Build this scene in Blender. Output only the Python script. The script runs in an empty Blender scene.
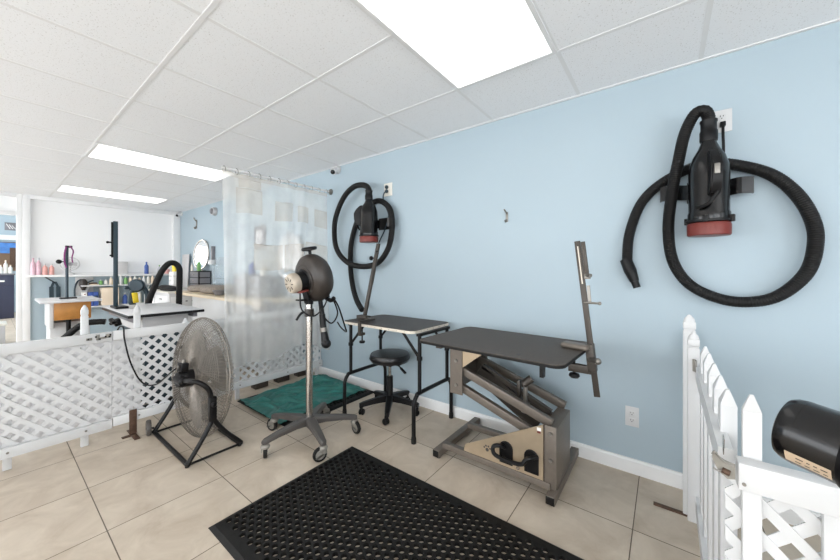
import bpy, bmesh, math, random
from mathutils import Vector, Matrix, Euler, noise
R = math.radians
PI = math.pi
random.seed(7)
S = bpy.context.scene
COL = S.collection
V = Vector

DAY_FILL, LAMP, EXPO = 4.6, 1.3, -.03  # first value: glow strength of the added unseen windows
# ------------------------------------------------------------------ materials
def lin(c):
    c /= 255.0
    return c / 12.92 if c <= 0.04045 else ((c + 0.055) / 1.055) ** 2.4

def rgb(r, g, b):
    return (lin(r), lin(g), lin(b), 1.0)

def mat(name, col, rough=0.5, metal=0.0, var=0.06, scale=9.0, bump=0.0, bscale=120.0, spec=0.5, alpha=None):
    m = bpy.data.materials.new(name)
    m.use_nodes = True
    nt = m.node_tree
    b = nt.nodes['Principled BSDF']
    b.inputs['Roughness'].default_value = rough
    b.inputs['Metallic'].default_value = metal
    b.inputs['Specular IOR Level'].default_value = spec
    c = rgb(*col)
    tc = nt.nodes.new('ShaderNodeTexCoord')
    n = nt.nodes.new('ShaderNodeTexNoise')
    n.inputs['Scale'].default_value = scale
    n.inputs['Detail'].default_value = 4
    nt.links.new(tc.outputs['Object'], n.inputs['Vector'])
    r = nt.nodes.new('ShaderNodeValToRGB')
    r.color_ramp.elements[0].position = 0.3
    r.color_ramp.elements[1].position = 0.7
    r.color_ramp.elements[0].color = tuple(max(0, x * (1 - var)) for x in c[:3]) + (1,)
    r.color_ramp.elements[1].color = tuple(min(1, x * (1 + var)) for x in c[:3]) + (1,)
    nt.links.new(n.outputs['Fac'], r.inputs['Fac'])
    nt.links.new(r.outputs['Color'], b.inputs['Base Color'])
    if bump:
        n2 = nt.nodes.new('ShaderNodeTexNoise')
        n2.inputs['Scale'].default_value = bscale
        nt.links.new(tc.outputs['Object'], n2.inputs['Vector'])
        bp = nt.nodes.new('ShaderNodeBump')
        bp.inputs['Strength'].default_value = bump
        bp.inputs['Distance'].default_value = 0.01
        nt.links.new(n2.outputs['Fac'], bp.inputs['Height'])
        nt.links.new(bp.outputs['Normal'], b.inputs['Normal'])
    return m

def emit(name, col, strength):
    m = bpy.data.materials.new(name)
    m.use_nodes = True
    nt = m.node_tree
    b = nt.nodes['Principled BSDF']
    b.inputs['Base Color'].default_value = (.8, .8, .8, 1)
    b.inputs['Emission Color'].default_value = col
    b.inputs['Emission Strength'].default_value = strength
    return m

def film(name, col, clear, rough=0.25):
    """thin clear plastic: part see-through, part milky"""
    m = bpy.data.materials.new(name)
    m.use_nodes = True
    nt = m.node_tree
    nt.nodes.clear()
    out = nt.nodes.new('ShaderNodeOutputMaterial')
    tr = nt.nodes.new('ShaderNodeBsdfTransparent')
    df = nt.nodes.new('ShaderNodeBsdfDiffuse')
    tl = nt.nodes.new('ShaderNodeBsdfTranslucent')
    gl = nt.nodes.new('ShaderNodeBsdfGlossy')
    gl.inputs['Roughness'].default_value = rough
    df.inputs['Color'].default_value = rgb(*col)
    tl.inputs['Color'].default_value = rgb(*col)
    m1 = nt.nodes.new('ShaderNodeMixShader'); m1.inputs[0].default_value = .5
    nt.links.new(df.outputs[0], m1.inputs[1]); nt.links.new(tl.outputs[0], m1.inputs[2])
    m2 = nt.nodes.new('ShaderNodeMixShader')
    tc = nt.nodes.new('ShaderNodeTexCoord')
    n = nt.nodes.new('ShaderNodeTexNoise'); n.inputs['Scale'].default_value = 3.0; n.inputs['Detail'].default_value = 5
    nt.links.new(tc.outputs['Object'], n.inputs['Vector'])
    mr = nt.nodes.new('ShaderNodeMapRange')
    mr.inputs['From Min'].default_value = .35; mr.inputs['From Max'].default_value = .65
    mr.inputs['To Min'].default_value = clear - .07; mr.inputs['To Max'].default_value = clear + .07
    nt.links.new(n.outputs['Fac'], mr.inputs['Value'])
    nt.links.new(mr.outputs[0], m2.inputs[0])
    nt.links.new(m1.outputs[0], m2.inputs[1]); nt.links.new(tr.outputs[0], m2.inputs[2])
    m3 = nt.nodes.new('ShaderNodeMixShader')
    m3.inputs[0].default_value = .05
    nt.links.new(m2.outputs[0], m3.inputs[1]); nt.links.new(gl.outputs[0], m3.inputs[2])
    nt.links.new(m3.outputs[0], out.inputs['Surface'])
    return m

M = dict(
    wall=mat('blue_wall_paint', (166, 182, 191), .55, var=.015, scale=1.5, bump=.03, bscale=260),
    white=mat('white_vinyl', (206, 206, 206), .38, var=.015),
    whitep=mat('white_paint', (230, 230, 230), .45, var=.015),
    offwhite=mat('off_white_plastic', (226, 222, 212), .4, var=.03),
    tee=mat('ceiling_tee_paint', (226, 226, 226), .5, var=.01),
    black=mat('black_plastic', (17, 16, 17), .38, var=.15, spec=.25),
    blackgl=mat('glossy_black_shell', (12, 11, 12), .2, var=.1),
    rubber=mat('black_rubber', (22, 21, 20), .6, var=.2, spec=.25, scale=30, bump=.08),
    hose=mat('black_ribbed_hose', (22, 21, 21), .5, var=.12, spec=.25),
    red=mat('dark_red_plastic', (112, 42, 34), .4, var=.1),
    chrome=mat('brushed_chrome', (196, 190, 184), .22, 1.0, var=.08, scale=40),
    wire=mat('dusty_chrome_wire', (132, 125, 117), .45, .6, var=.25, scale=30),
    steel=mat('dull_steel', (140, 136, 130), .4, .8, var=.12),
    bronze=mat('bronze_powder_coat', (112, 103, 94), .42, .3, var=.06, scale=40, bump=.04, bscale=500),
    bronzed=mat('dark_bronze_coat', (70, 64, 58), .45, .3, var=.1),
    tan=mat('champagne_metal_panel', (182, 163, 138), .36, .55, var=.06, scale=14),
    topmat=mat('charcoal_table_mat', (74, 66, 59), .6, var=.16, scale=60, bump=.25, bscale=420),
    browntop=mat('brown_black_table_mat', (66, 58, 53), .5, var=.12, scale=50, bump=.2, bscale=400),
    cream=mat('pale_edge_band', (214, 205, 190), .45, var=.06, scale=30),
    greyrub=mat('charcoal_leg_plastic', (72, 68, 65), .45, var=.08),
    castor=mat('grey_castor_plastic', (134, 130, 122), .45, .2, var=.1),
    leather=mat('black_vinyl_seat', (24, 22, 23), .32, var=.15, bump=.05, bscale=200),
    teal=mat('teal_sheet', (40, 108, 101), .42, var=.22, scale=12, bump=.15, bscale=90),
    dust=mat('brown_dusty_housing', (50, 44, 40), .42, var=.2, scale=16),
    beigecap=mat('beige_worn_cap', (186, 174, 158), .45, .2, var=.12, scale=25),
    rust=mat('brown_rusty_bracket', (88, 66, 52), .6, .3, var=.25, scale=40),
    orange=mat('varnished_orange_wood', (178, 122, 58), .4, var=.16, scale=12),
    counter=mat('beige_laminate', (222, 203, 172), .35, var=.03, scale=30),
    tabletop=mat('pale_grey_table_laminate', (206, 205, 206), .4, var=.03),
    cushion=mat('grey_brown_plush', (138, 128, 118), .9, var=.2, scale=40, bump=.4, bscale=90),
    navy=mat('dark_navy_cabinet', (56, 58, 78), .45, var=.05),
    blue=mat('cobalt_plastic', (60, 88, 158), .35, var=.08),
    pink=mat('pink_liquid_bottle', (220, 182, 194), .3, var=.12, scale=30),
    coral=mat('coral_liquid_bottle', (216, 160, 152), .3, var=.12, scale=30),
    yellow=mat('yellow_plastic', (226, 198, 40), .4, var=.05),
    purple=mat('purple_strap', (128, 46, 110), .6, var=.1),
    petrol=mat('dark_petrol_plastic', (38, 56, 66), .4, var=.1),
    green=mat('green_plastic', (110, 160, 90), .4, var=.1),
    greydark=mat('grey_drawer_plastic', (120, 118, 122), .35, var=.08),
    mirror=mat('mirror_silver', (236, 240, 244), .04, 1.0, var=0),
    greypanel=mat('grey_board', (196, 194, 194), .5, var=.03),
    brown=mat('brown_shelf', (120, 96, 76), .5, var=.1),
    picblue=mat('blue_picture', (72, 124, 190), .4, var=.2),
    card=mat('pale_tan_box', (226, 208, 186), .6, var=.04),
    paper=mat('white_card', (240, 238, 234), .6, var=.02),
    label=mat('tan_label', (198, 176, 150), .5, var=.05),
    ink=mat('label_ink', (70, 60, 54), .6, var=.05),
    curtain=film('clear_vinyl_curtain', (250, 249, 246), .58),
    mesh=film('cream_mesh_pocket', (232, 224, 212), .60, .5),
    milky=film('milky_plastic', (236, 236, 238), .3, .3),
    glassrack=film('clear_acrylic', (236, 242, 246), .80, .1),
    clear=film('clear_plastic', (232, 236, 240), .5, .1),
    lamp=emit('ceiling_light_diffuser', (1.0, .985, .965, 1), LAMP),
    day_fill2=emit('added_window_glow_far', (.92, .96, 1, 1), DAY_FILL * 1.45),  # stronger fill glow for the added window that brightens the far end
    day_fill3=emit('added_window_glow_beyond', (.92, .96, 1, 1), DAY_FILL * 2.2),  # strongest fill glow, for the added window past the doorway
    day=emit('added_window_glow', (.92, .96, 1, 1), DAY_FILL),  # fill glow of the other added windows
    sky=emit('lit_frosted_window', (.95, .96, 1, 1), .06),
)

# floor: beige porcelain tiles with grout, in world metres
def floor_mat():
    m = bpy.data.materials.new('beige_floor_tile')
    m.use_nodes = True
    nt = m.node_tree
    L = nt.links.new
    b = nt.nodes['Principled BSDF']
    tc = nt.nodes.new('ShaderNodeTexCoord')
    sp = nt.nodes.new('ShaderNodeSeparateXYZ')
    L(tc.outputs['Object'], sp.inputs[0])
    def mth(op, a, bb=None, c=None):
        n = nt.nodes.new('ShaderNodeMath'); n.operation = op
        for i, x in enumerate((a, bb, c)):
            if x is None: continue
            if isinstance(x, (int, float)): n.inputs[i].default_value = x
            else: L(x, n.inputs[i])
        return n.outputs[0]
    def edge(sock, off, size, w):
        f = mth('FRACT', mth('DIVIDE', mth('SUBTRACT', sock, off), size))
        d = mth('MINIMUM', f, mth('SUBTRACT', 1.0, f))
        return mth('LESS_THAN', mth('MULTIPLY', d, size), w), mth('FLOOR', mth('DIVIDE', mth('SUBTRACT', sock, off), size))
    ex, ix = edge(sp.outputs[0], -.126, .508, .0023)
    ey, iy = edge(sp.outputs[1], 1.888, .5137, .0023)
    g = mth('MAXIMUM', ex, ey)
    # tile-to-tile offset of the veining
    cmb = nt.nodes.new('ShaderNodeCombineXYZ')
    L(mth('MULTIPLY', ix, 3.7), cmb.inputs[0]); L(mth('MULTIPLY', iy, 5.3), cmb.inputs[1])
    add = nt.nodes.new('ShaderNodeVectorMath'); add.operation = 'ADD'
    L(tc.outputs['Object'], add.inputs[0]); L(cmb.outputs[0], add.inputs[1])
    n1 = nt.nodes.new('ShaderNodeTexNoise'); n1.inputs['Scale'].default_value = 4.5; n1.inputs['Detail'].default_value = 8; n1.inputs['Roughness'].default_value = .62
    n1.inputs['Distortion'].default_value = .6
    L(add.outputs[0], n1.inputs['Vector'])
    r = nt.nodes.new('ShaderNodeValToRGB')
    r.color_ramp.elements[0].position = .3; r.color_ramp.elements[0].color = rgb(176, 161, 143)
    r.color_ramp.elements[1].position = .68; r.color_ramp.elements[1].color = rgb(204, 191, 174)
    L(n1.outputs['Fac'], r.inputs['Fac'])
    mx = nt.nodes.new('ShaderNodeMix'); mx.data_type = 'RGBA'
    L(g, mx.inputs['Factor']); L(r.outputs['Color'], mx.inputs['A']); mx.inputs['B'].default_value = rgb(92, 80, 68)
    L(mx.outputs['Result'], b.inputs['Base Color'])
    b.inputs['Roughness'].default_value = .42
    b.inputs['Specular IOR Level'].default_value = .35
    bp = nt.nodes.new('ShaderNodeBump'); bp.inputs['Strength'].default_value = .25; bp.inputs['Distance'].default_value = .003
    L(mth('SUBTRACT', 1.0, g), bp.inputs['Height'])
    L(bp.outputs['Normal'], b.inputs['Normal'])
    return m

def ceiling_mat():
    m = bpy.data.materials.new('white_acoustic_tile')
    m.use_nodes = True
    nt = m.node_tree
    L = nt.links.new
    b = nt.nodes['Principled BSDF']
    tc = nt.nodes.new('ShaderNodeTexCoord')
    n = nt.nodes.new('ShaderNodeTexNoise'); n.inputs['Scale'].default_value = 130; n.inputs['Detail'].default_value = 2; n.inputs['Roughness'].default_value = .55
    L(tc.outputs['Object'], n.inputs['Vector'])
    r = nt.nodes.new('ShaderNodeValToRGB')
    r.color_ramp.elements[0].position = .30; r.color_ramp.elements[0].color = rgb(205, 204, 202)
    r.color_ramp.elements[1].position = .38; r.color_ramp.elements[1].color = rgb(238, 239, 241)
    L(n.outputs['Fac'], r.inputs['Fac'])
    L(r.outputs['Color'], b.inputs['Base Color'])
    b.inputs['Roughness'].default_value = .85
    bp = nt.nodes.new('ShaderNodeBump'); bp.inputs['Strength'].default_value = .12; bp.inputs['Distance'].default_value = .003
    L(n.outputs['Fac'], bp.inputs['Height']); L(bp.outputs['Normal'], b.inputs['Normal'])
    return m
M['floor'] = floor_mat()
M['ceil'] = ceiling_mat()

# ------------------------------------------------------------------ mesh builder
def frame(axis):
    z = V(axis).normalized()
    h = V((0, 0, 1)) if abs(z.z) < .9 else V((1, 0, 0))
    x = h.cross(z).normalized()
    y = z.cross(x)
    return x, y, z

class MB:
    def __init__(s):
        s.bm = bmesh.new()
    def box(s, c, size, rot=None, bev=0.0, seg=2):
        t = bmesh.new()
        bmesh.ops.create_cube(t, size=1.0)
        for v in t.verts:
            v.co = V((v.co.x * size[0], v.co.y * size[1], v.co.z * size[2]))
        if bev:
            bmesh.ops.bevel(t, geom=t.edges[:], offset=min(bev, min(size) * .49), segments=seg, profile=.5, affect='EDGES')
        m = Matrix.Translation(V(c))
        if rot is not None:
            m = m @ (rot.to_4x4() if isinstance(rot, Matrix) else Euler(rot).to_matrix().to_4x4())
        t.transform(m)
        s.merge(t)
        return s
    def lohi(s, lo, hi, bev=0.0):
        return s.box([(a + b) / 2 for a, b in zip(lo, hi)], [abs(b - a) for a, b in zip(lo, hi)], bev=bev)
    def bar(s, p0, p1, w, h, up=(0, 0, 1), bev=0.0):
        """rectangular bar from p0 to p1; w sideways, h along up"""
        p0, p1 = V(p0), V(p1)
        d = p1 - p0
        z = d.normalized()
        x = V(up).cross(z)
        if x.length < 1e-4: x = V((1, 0, 0)).cross(z)
        x.normalize()
        y = z.cross(x)
        rot = Matrix((x, y, z)).transposed()
        return s.box((p0 + p1) / 2, (w, h, d.length), rot, bev)
    def merge(s, t):
        me = bpy.data.meshes.new('tmp')
        t.to_mesh(me); t.free()
        s.bm.from_mesh(me)
        bpy.data.meshes.remove(me)
    def rings(s, rings, closed=False, caps=True):
        bm = s.bm
        vr = [[bm.verts.new(p) for p in r] for r in rings]
        n = len(vr[0])
        k = len(vr)
        for i in range(k if closed else k - 1):
            a, b = vr[i], vr[(i + 1) % k]
            for j in range(n):
                try: bm.faces.new((a[j], a[(j + 1) % n], b[(j + 1) % n], b[j]))
                except ValueError: pass
        if caps and not closed:
            try:
                bm.faces.new(list(reversed(vr[0]))); bm.faces.new(vr[-1])
            except ValueError: pass
        return s
    def cyl(s, p0, p1, r0, r1=None, n=20):
        if r1 is None: r1 = r0
        p0, p1 = V(p0), V(p1)
        x, y, z = frame(p1 - p0)
        return s.rings([[p + (x * math.cos(a) + y * math.sin(a)) * r for a in [2 * PI * j / n for j in range(n)]] for p, r in ((p0, r0), (p1, r1))])
    def lathe(s, prof, c=(0, 0, 0), axis=(0, 0, 1), n=28):
        """prof: list of (radius, height along axis)"""
        c = V(c)
        x, y, z = frame(axis)
        return s.rings([[c + z * h + (x * math.cos(a) + y * math.sin(a)) * max(r, 1e-4) for a in [2 * PI * j / n for j in range(n)]] for r, h in prof])
    def tube(s, pts, r, n=10, closed=False, smooth=6, ribs=0.0):
        pts = [V(p) for p in pts]
        if smooth > 1:
            out = []
            k = len(pts)
            for i in range(k if closed else k - 1):
                if closed: p0, p1, p2, p3 = pts[i - 1], pts[i], pts[(i + 1) % k], pts[(i + 2) % k]
                else: p0, p1, p2, p3 = pts[max(i - 1, 0)], pts[i], pts[i + 1], pts[min(i + 2, k - 1)]
                for q in range(smooth):
                    t = q / smooth
                    out.append(.5 * ((2 * p1) + (p2 - p0) * t + (2 * p0 - 5 * p1 + 4 * p2 - p3) * t * t + (3 * p1 - p0 - 3 * p2 + p3) * t ** 3))
            if not closed: out.append(pts[-1])
            pts = out
        k = len(pts)
        if ribs:   # resample finely so that the ribs show
            seg = [0.0]
            for i in range(1, k): seg.append(seg[-1] + (pts[i] - pts[i - 1]).length)
            m = int(seg[-1] / ribs) * 2
            res = []; j = 0
            for q in range(m + 1):
                d = seg[-1] * q / m
                while j < k - 2 and seg[j + 1] < d: j += 1
                t = (d - seg[j]) / max(seg[j + 1] - seg[j], 1e-9)
                res.append(pts[j].lerp(pts[j + 1], t))
            pts = res; k = len(pts)
        rings = []
        tang = None; x = None
        for i in range(k):
            a = pts[i - 1] if (i or closed) else pts[0]
            b = pts[(i + 1) % k] if (i < k - 1 or closed) else pts[-1]
            t = (b - a).normalized()
            if x is None:
                x, y, _ = frame(t)
            else:
                x = (x - t * x.dot(t)).normalized()
                y = t.cross(x)
            rr = r[min(int(i * len(r) / k), len(r) - 1)] if isinstance(r, (list, tuple)) else r
            if ribs: rr = rr * (1.0 if i % 2 else .93)
            rings.append([pts[i] + (x * math.cos(q) + y * math.sin(q)) * rr for q in [2 * PI * j / n for j in range(n)]])
        return s.rings(rings, closed)
    def prism(s, poly, o, ux, uy, h):
        """polygon in the (ux, uy) plane at o, extruded by h along ux x uy"""
        o, ux, uy = V(o), V(ux), V(uy)
        n = ux.cross(uy).normalized()
        a = [s.bm.verts.new(o + ux * p[0] + uy * p[1]) for p in poly]
        b = [s.bm.verts.new(v.co + n * h) for v in a]
        k = len(a)
        s.bm.faces.new(list(reversed(a))); s.bm.faces.new(b)
        for i in range(k):
            s.bm.faces.new((a[i], a[(i + 1) % k], b[(i + 1) % k], b[i]))
        return s
    def ball(s, c, r, sc=(1, 1, 1), n=16):
        t = bmesh.new()
        bmesh.ops.create_uvsphere(t, u_segments=n, v_segments=max(6, n // 2), radius=r)
        t.transform(Matrix.Translation(V(c)) @ Matrix.Diagonal((*sc, 1)))
        s.merge(t); return s
    def torus(s, c, axis, R_, r, n=32, m=8):
        c = V(c); x, y, z = frame(axis)
        rings = []
        for i in range(n):
            a = 2 * PI * i / n
            d = x * math.cos(a) + y * math.sin(a)
            rings.append([c + d * (R_ + r * math.cos(q)) + z * r * math.sin(q) for q in [2 * PI * j / m for j in range(m)]])
        return s.rings(rings, True)
    def build(s, name, m, parent=None, smooth=True, angle=35):
        bm = s.bm
        bmesh.ops.remove_doubles(bm, verts=bm.verts[:], dist=1e-6)
        bmesh.ops.recalc_face_normals(bm, faces=bm.faces[:])
        if parent is not None:
            mm = Matrix.Identity(4)
            p = parent
            while p is not None:
                mm = p.matrix_basis @ mm
                p = p.parent
            bm.transform(mm.inverted())
        me = bpy.data.meshes.new(name)
        bm.to_mesh(me); bm.free()
        if smooth:
            for p in me.polygons: p.use_smooth = True
            me.set_sharp_from_angle(angle=R(angle))
        me.materials.append(m)
        o = bpy.data.objects.new(name, me)
        COL.objects.link(o)
        if parent is not None: o.parent = parent
        return o

def tag(o, label, cat, group=None):
    o['label'] = label; o['category'] = cat
    if group: o['group'] = group
    return o

def thing(name, label, cat, loc=(0, 0, 0), rz=0.0, group=None):
    o = bpy.data.objects.new(name, None)
    COL.objects.link(o)
    o.empty_display_size = .1
    o.location = loc; o.rotation_euler = (0, 0, rz)
    return tag(o, label, cat, group)

def struct(o):
    o['kind'] = 'structure'; return o

def copy_tree(o, parent=None):
    c = o.copy(); COL.objects.link(c)
    if parent is not None: c.parent = parent
    for ch in list(o.children): copy_tree(ch, c)
    return c

# ------------------------------------------------------------------ the room
WY = 2.413          # face of the blue wall
CZ = 2.44           # ceiling
BX = -8.1           # face of the far partition
EX = 2.6; SY = -3.2
GX = lambda k: .159 - .622 * k
GY = lambda k: 1.845 - .622 * k
struct(MB().lohi((-15.1, SY - .1, -.08), (EX + .1, WY + .1, 0)).build('floor', M['floor']))
struct(MB().lohi((BX - .1, SY - .1, CZ), (EX + .1, WY + .1, CZ + .08)).build('ceiling', M['ceil']))
struct(MB().lohi((BX - .1, WY, 0), (EX + .1, WY + .1, CZ)).build('wall_right', M['wall']))
g = MB()
g.lohi((BX - .1, SY - .1, 0), (EX + .1, SY, .25)); g.lohi((BX - .1, SY - .1, 2.3), (EX + .1, SY, CZ))
for x in (BX + .2, -5.4, -2.7, 0.0, EX - .3): g.lohi((x - .15, SY - .1, .25), (x + .15, SY, 2.3))
struct(g.build('wall_left', M['wall'], smooth=False))
for i, (a, b) in enumerate(((BX + .35, -5.55), (-5.25, -2.85), (-2.55, -.15), (.15, EX - .45))):  # added unseen windows; their glow brightens the ceiling and blue wall
    g = MB()
    g.lohi((a, SY - .07, .25), (a + .04, SY - .02, 2.3)); g.lohi((b - .04, SY - .07, .25), (b, SY - .02, 2.3))
    g.lohi((a + .04, SY - .07, .25), (b - .04, SY - .02, .29)); g.lohi((a + .04, SY - .07, 2.26), (b - .04, SY - .02, 2.3))
    wn = struct(g.build('window_%d' % (i + 2), M['whitep'], smooth=False))
    MB().lohi((a + .04, SY - .055, .29), (b - .04, SY - .045, 2.26)).build('glass_pane', M['day_fill2'] if i == 0 else M['day'], wn, smooth=False)
g = MB()
g.lohi((EX, SY, 0), (EX + .1, WY, .3)); g.lohi((EX, SY, 2.3), (EX + .1, WY, CZ))
for a, b in ((SY, -2.9), (-1.35, -1.05), (.5, 1.1), (1.5, WY)): g.lohi((EX, a, .3), (EX + .1, b, 2.3))
struct(g.build('wall_behind', M['wall'], smooth=False))
for i, (a, b) in enumerate(((-2.9, -1.35), (-1.05, .5), (1.1, 1.5))):  # more added windows out of view, lighting curtain and fence from the front
    g = MB()
    g.lohi((EX + .02, a, .3), (EX + .07, a + .04, 2.3)); g.lohi((EX + .02, b - .04, .3), (EX + .07, b, 2.3))
    g.lohi((EX + .02, a + .04, .3), (EX + .07, b - .04, .34)); g.lohi((EX + .02, a + .04, 2.26), (EX + .07, b - .04, 2.3))
    wn = struct(g.build('window_%d' % (i + 6), M['whitep'], smooth=False))
    MB().lohi((EX + .045, a + .04, .34), (EX + .055, b - .04, 2.26)).build('glass_pane', M['day'], wn, smooth=False)
# ceiling grid
g = MB()
for k in range(-3, 14):
    g.lohi((GX(k) - .011, SY, CZ - .0016), (GX(k) + .011, WY, CZ + .001))
for k in range(0, 9):
    g.lohi((BX, GY(k) - .011, CZ - .0024), (EX, GY(k) + .011, CZ + .001))
g.lohi((BX, WY - .02, CZ - .005), (EX, WY, CZ + .001))
struct(g.build('trim_1', M['tee'], smooth=False))
# skirting board
g = MB()
g.prism([(0, 0), (.014, 0), (.014, .075), (.009, .088), (0, .09)], (BX, WY, 0), (0, -1, 0), (0, 0, 1), -(EX - BX) )
struct(g.build('baseboard_right', M['whitep'], smooth=False))

# far partition: doorway, half wall, ledge, big frosted window
struct(MB().lohi((BX - .1, .30, 0), (BX, WY, 1.13)).build('wall_back', M['wall']))
g = MB()
g.lohi((BX - .02, .36, 1.13), (BX + .14, 2.36, 1.165), .004)
struct(g.build('trim_2', M['whitep']))
g = MB()
g.lohi((BX - .12, .325, 0), (BX + .03, .405, CZ), .004)      # main post
g.lohi((BX - .12, 2.29, 0), (BX + .03, WY, CZ), .004)
g.lohi((BX - .12, .40, CZ - .06), (BX + .03, 2.3, CZ), .004)
g.lohi((BX - .12, .40, 1.165), (BX + .03, 2.3, 1.2), .004)
w1 = struct(g.build('window_1', M['whitep']))
MB().lohi((BX - .06, .40, 1.19), (BX - .045, 2.3, CZ - .05)).build('glass_pane', M['sky'], w1)
g = MB()
g.lohi((BX - .1, .265, 0), (BX + .02, .325, CZ), .004)
g.lohi((BX - .1, -.75, 0), (BX + .02, -.69, CZ), .004)
g.lohi((BX - .1, -.7, 2.1), (BX + .02, .27, 2.16), .004)
g.lohi((BX - .1, -.7, CZ - .05), (BX + .02, .27, CZ), .004)
d1 = struct(g.build('door_1', M['whitep']))
MB().lohi((BX - .06, -.7, 2.15), (BX - .05, .27, CZ - .04)).build('transom_pane', M['sky'], d1)
struct(MB().lohi((BX - .1, SY, 0), (BX, -.72, CZ)).build('wall_back_side', M['wall']))
# the room beyond the doorway
struct(MB().lohi((-15.1, SY, 0), (-15.0, WY, 3.0)).build('wall_beyond', M['wall']))
struct(MB().lohi((-15.1, SY, 3.0), (BX - .1, WY, 3.05)).build('ceiling_beyond', M['whitep']))
struct(MB().lohi((-15.1, SY - .1, 0), (BX - .1, SY, 3.0)).build('wall_beyond_left', M['wall']))
g = MB()
for lo, hi in (((-14.5, .4), (-14.44, 2.6)), ((-8.86, .4), (-8.8, 2.6)), ((-14.44, .4), (-8.86, .46)), ((-14.44, 2.54), (-8.86, 2.6))): g.lohi((lo[0], SY, lo[1]), (hi[0], SY + .03, hi[1]))
wn = struct(g.build('window_9', M['whitep'], smooth=False))  # unseen window added to brighten the room past the doorway
MB().lohi((-14.44, SY + .005, .46), (-8.86, SY + .015, 2.54)).build('glass_pane', M['day_fill3'], wn, smooth=False)
struct(MB().lohi((-15.1, 2.0, 0), (BX - .1, 2.1, 3.0)).build('wall_beyond_right', M['wall']))
struct(MB().lohi((BX - .1, SY, CZ), (BX - .02, WY, 3.0)).build('wall_beyond_top', M['wall']))

# ------------------------------------------------------------------ ceiling lights
def troffer(label, x0, x1, y0, y1, z=CZ):
    t = thing('ceiling_light', label, 'ceiling light', ((x0 + x1) / 2, (y0 + y1) / 2, z), 0, 'ceiling light panels')
    f = MB()
    b = .022
    for lo, hi in (((x0, y0), (x0 + b, y1)), ((x1 - b, y0), (x1, y1)), ((x0 + b, y0), (x1 - b, y0 + b)), ((x0 + b, y1 - b), (x1 - b, y1))):
        f.lohi((lo[0], lo[1], z - .009), (hi[0], hi[1], z - .0005))
    f.build('frame', M['tee'], t, smooth=False)
    MB().lohi((x0 + b, y0 + b, z - .006), (x1 - b, y1 - b, z - .001)).build('diffuser', M['lamp'], t, smooth=False)
    return t
troffer('largest bright ceiling light panel, directly overhead near the top of the photo', GX(2), GX(1), GY(2), GY(0))
troffer('bright ceiling light panel in the middle, reaching to the clear curtain', GX(8), GX(7), GY(2), GY(0))
troffer('small distant ceiling light panel nearest the frosted window', GX(12), GX(11), GY(2), GY(0))
for (a, b, c, d) in ((2, 1, 6, 4), (8, 7, 6, 4), (12, 11, 6, 4), (10, 9, 6, 4), (12, 11, 8, 6.5), (10, 9, 8, 6.5), (5, 4, 6, 4), (-2, -3, 2, 0), (-2, -3, 6, 4)):  # extra panels added out of view for more light
    troffer('added unseen ceiling light panel that brightens the room', GX(a), GX(b), GY(c), GY(d))
for k, x in enumerate((-9.6, -11.6, -13.6)):  # unseen panels added to light the space past the doorway
    troffer('added unseen ceiling light panel beyond the doorway, ' + ('nearest', 'middle', 'farthest')[k], x - .6, x, -1.0, .8, 3.0)

# ------------------------------------------------------------------ cameras and small wall things
def dome_cam(x, label):
    t = thing('security_camera', label, 'camera', (x, WY, 2.40))
    g = MB(); g.lathe([(.0, 0), (.045, 0), (.045, .03), (.038, .05), (.0, .052)], (x, WY - .001, 2.395), (0, -1, 0)); g.build('mount', M['white'], t)
    g = MB(); g.lathe([(.0, -.03), (.032, -.03), (.036, -.005), (.036, .03), (.0, .032)], (x, WY - .06, 2.375), (.2, -.75, -.6)); g.build('housing', M['white'], t)
    g = MB(); g.ball((x + .008, WY - .088, 2.352), .026); g.build('lens', M['blackgl'], t)
dome_cam(-2.985, 'white security camera on the blue wall just above the curtain rod end')
dome_cam(-7.98, 'white security camera in the far corner beside the frosted window')
t = thing('wall_speaker', 'small round grey speaker high on the far blue wall, left of the curtain', 'speaker', (-6.32, WY, 2.27))
g = MB(); g.lathe([(0, 0), (.07, 0), (.07, .06), (0, .062)], (-6.32, WY - .001, 2.27), (0, -1, 0)); g.build('body', M['greypanel'], t)
g = MB(); g.lathe([(0, 0), (.05, 0), (.045, .02), (0, .022)], (-6.32, WY - .062, 2.27), (0, -1, 0)); g.build('grille', M['greydark'], t)

def wall_hook(x, z, s, label):
    t = thing('wall_hook', label, 'hook', (x, WY, z), 0, 'small hooks on the blue wall')
    MB().box((x, WY - .004, z), (.022 * s, .006, .085 * s), bev=.002).build('plate', M['steel'], t)
    g = MB(); g.tube([(x, WY - .008, z + .03 * s), (x, WY - .04, z + .045 * s), (x - .004, WY - .05, z + .06 * s)], .006 * s, 8)
    g.build('prong', M['steel'], t); g = MB(); g.tube([(x, WY - .008, z - .02 * s), (x, WY - .03, z - .045 * s), (x, WY - .045, z - .03 * s)], .006 * s, 8); g.build('prong', M['steel'], t)
wall_hook(-.975, 1.668, .9, 'small steel wall hook alone in the middle of the blue wall')
wall_hook(-7.19, 2.12, 2.0, 'dark wall hook on the far blue wall above the oval mirror')

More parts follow.
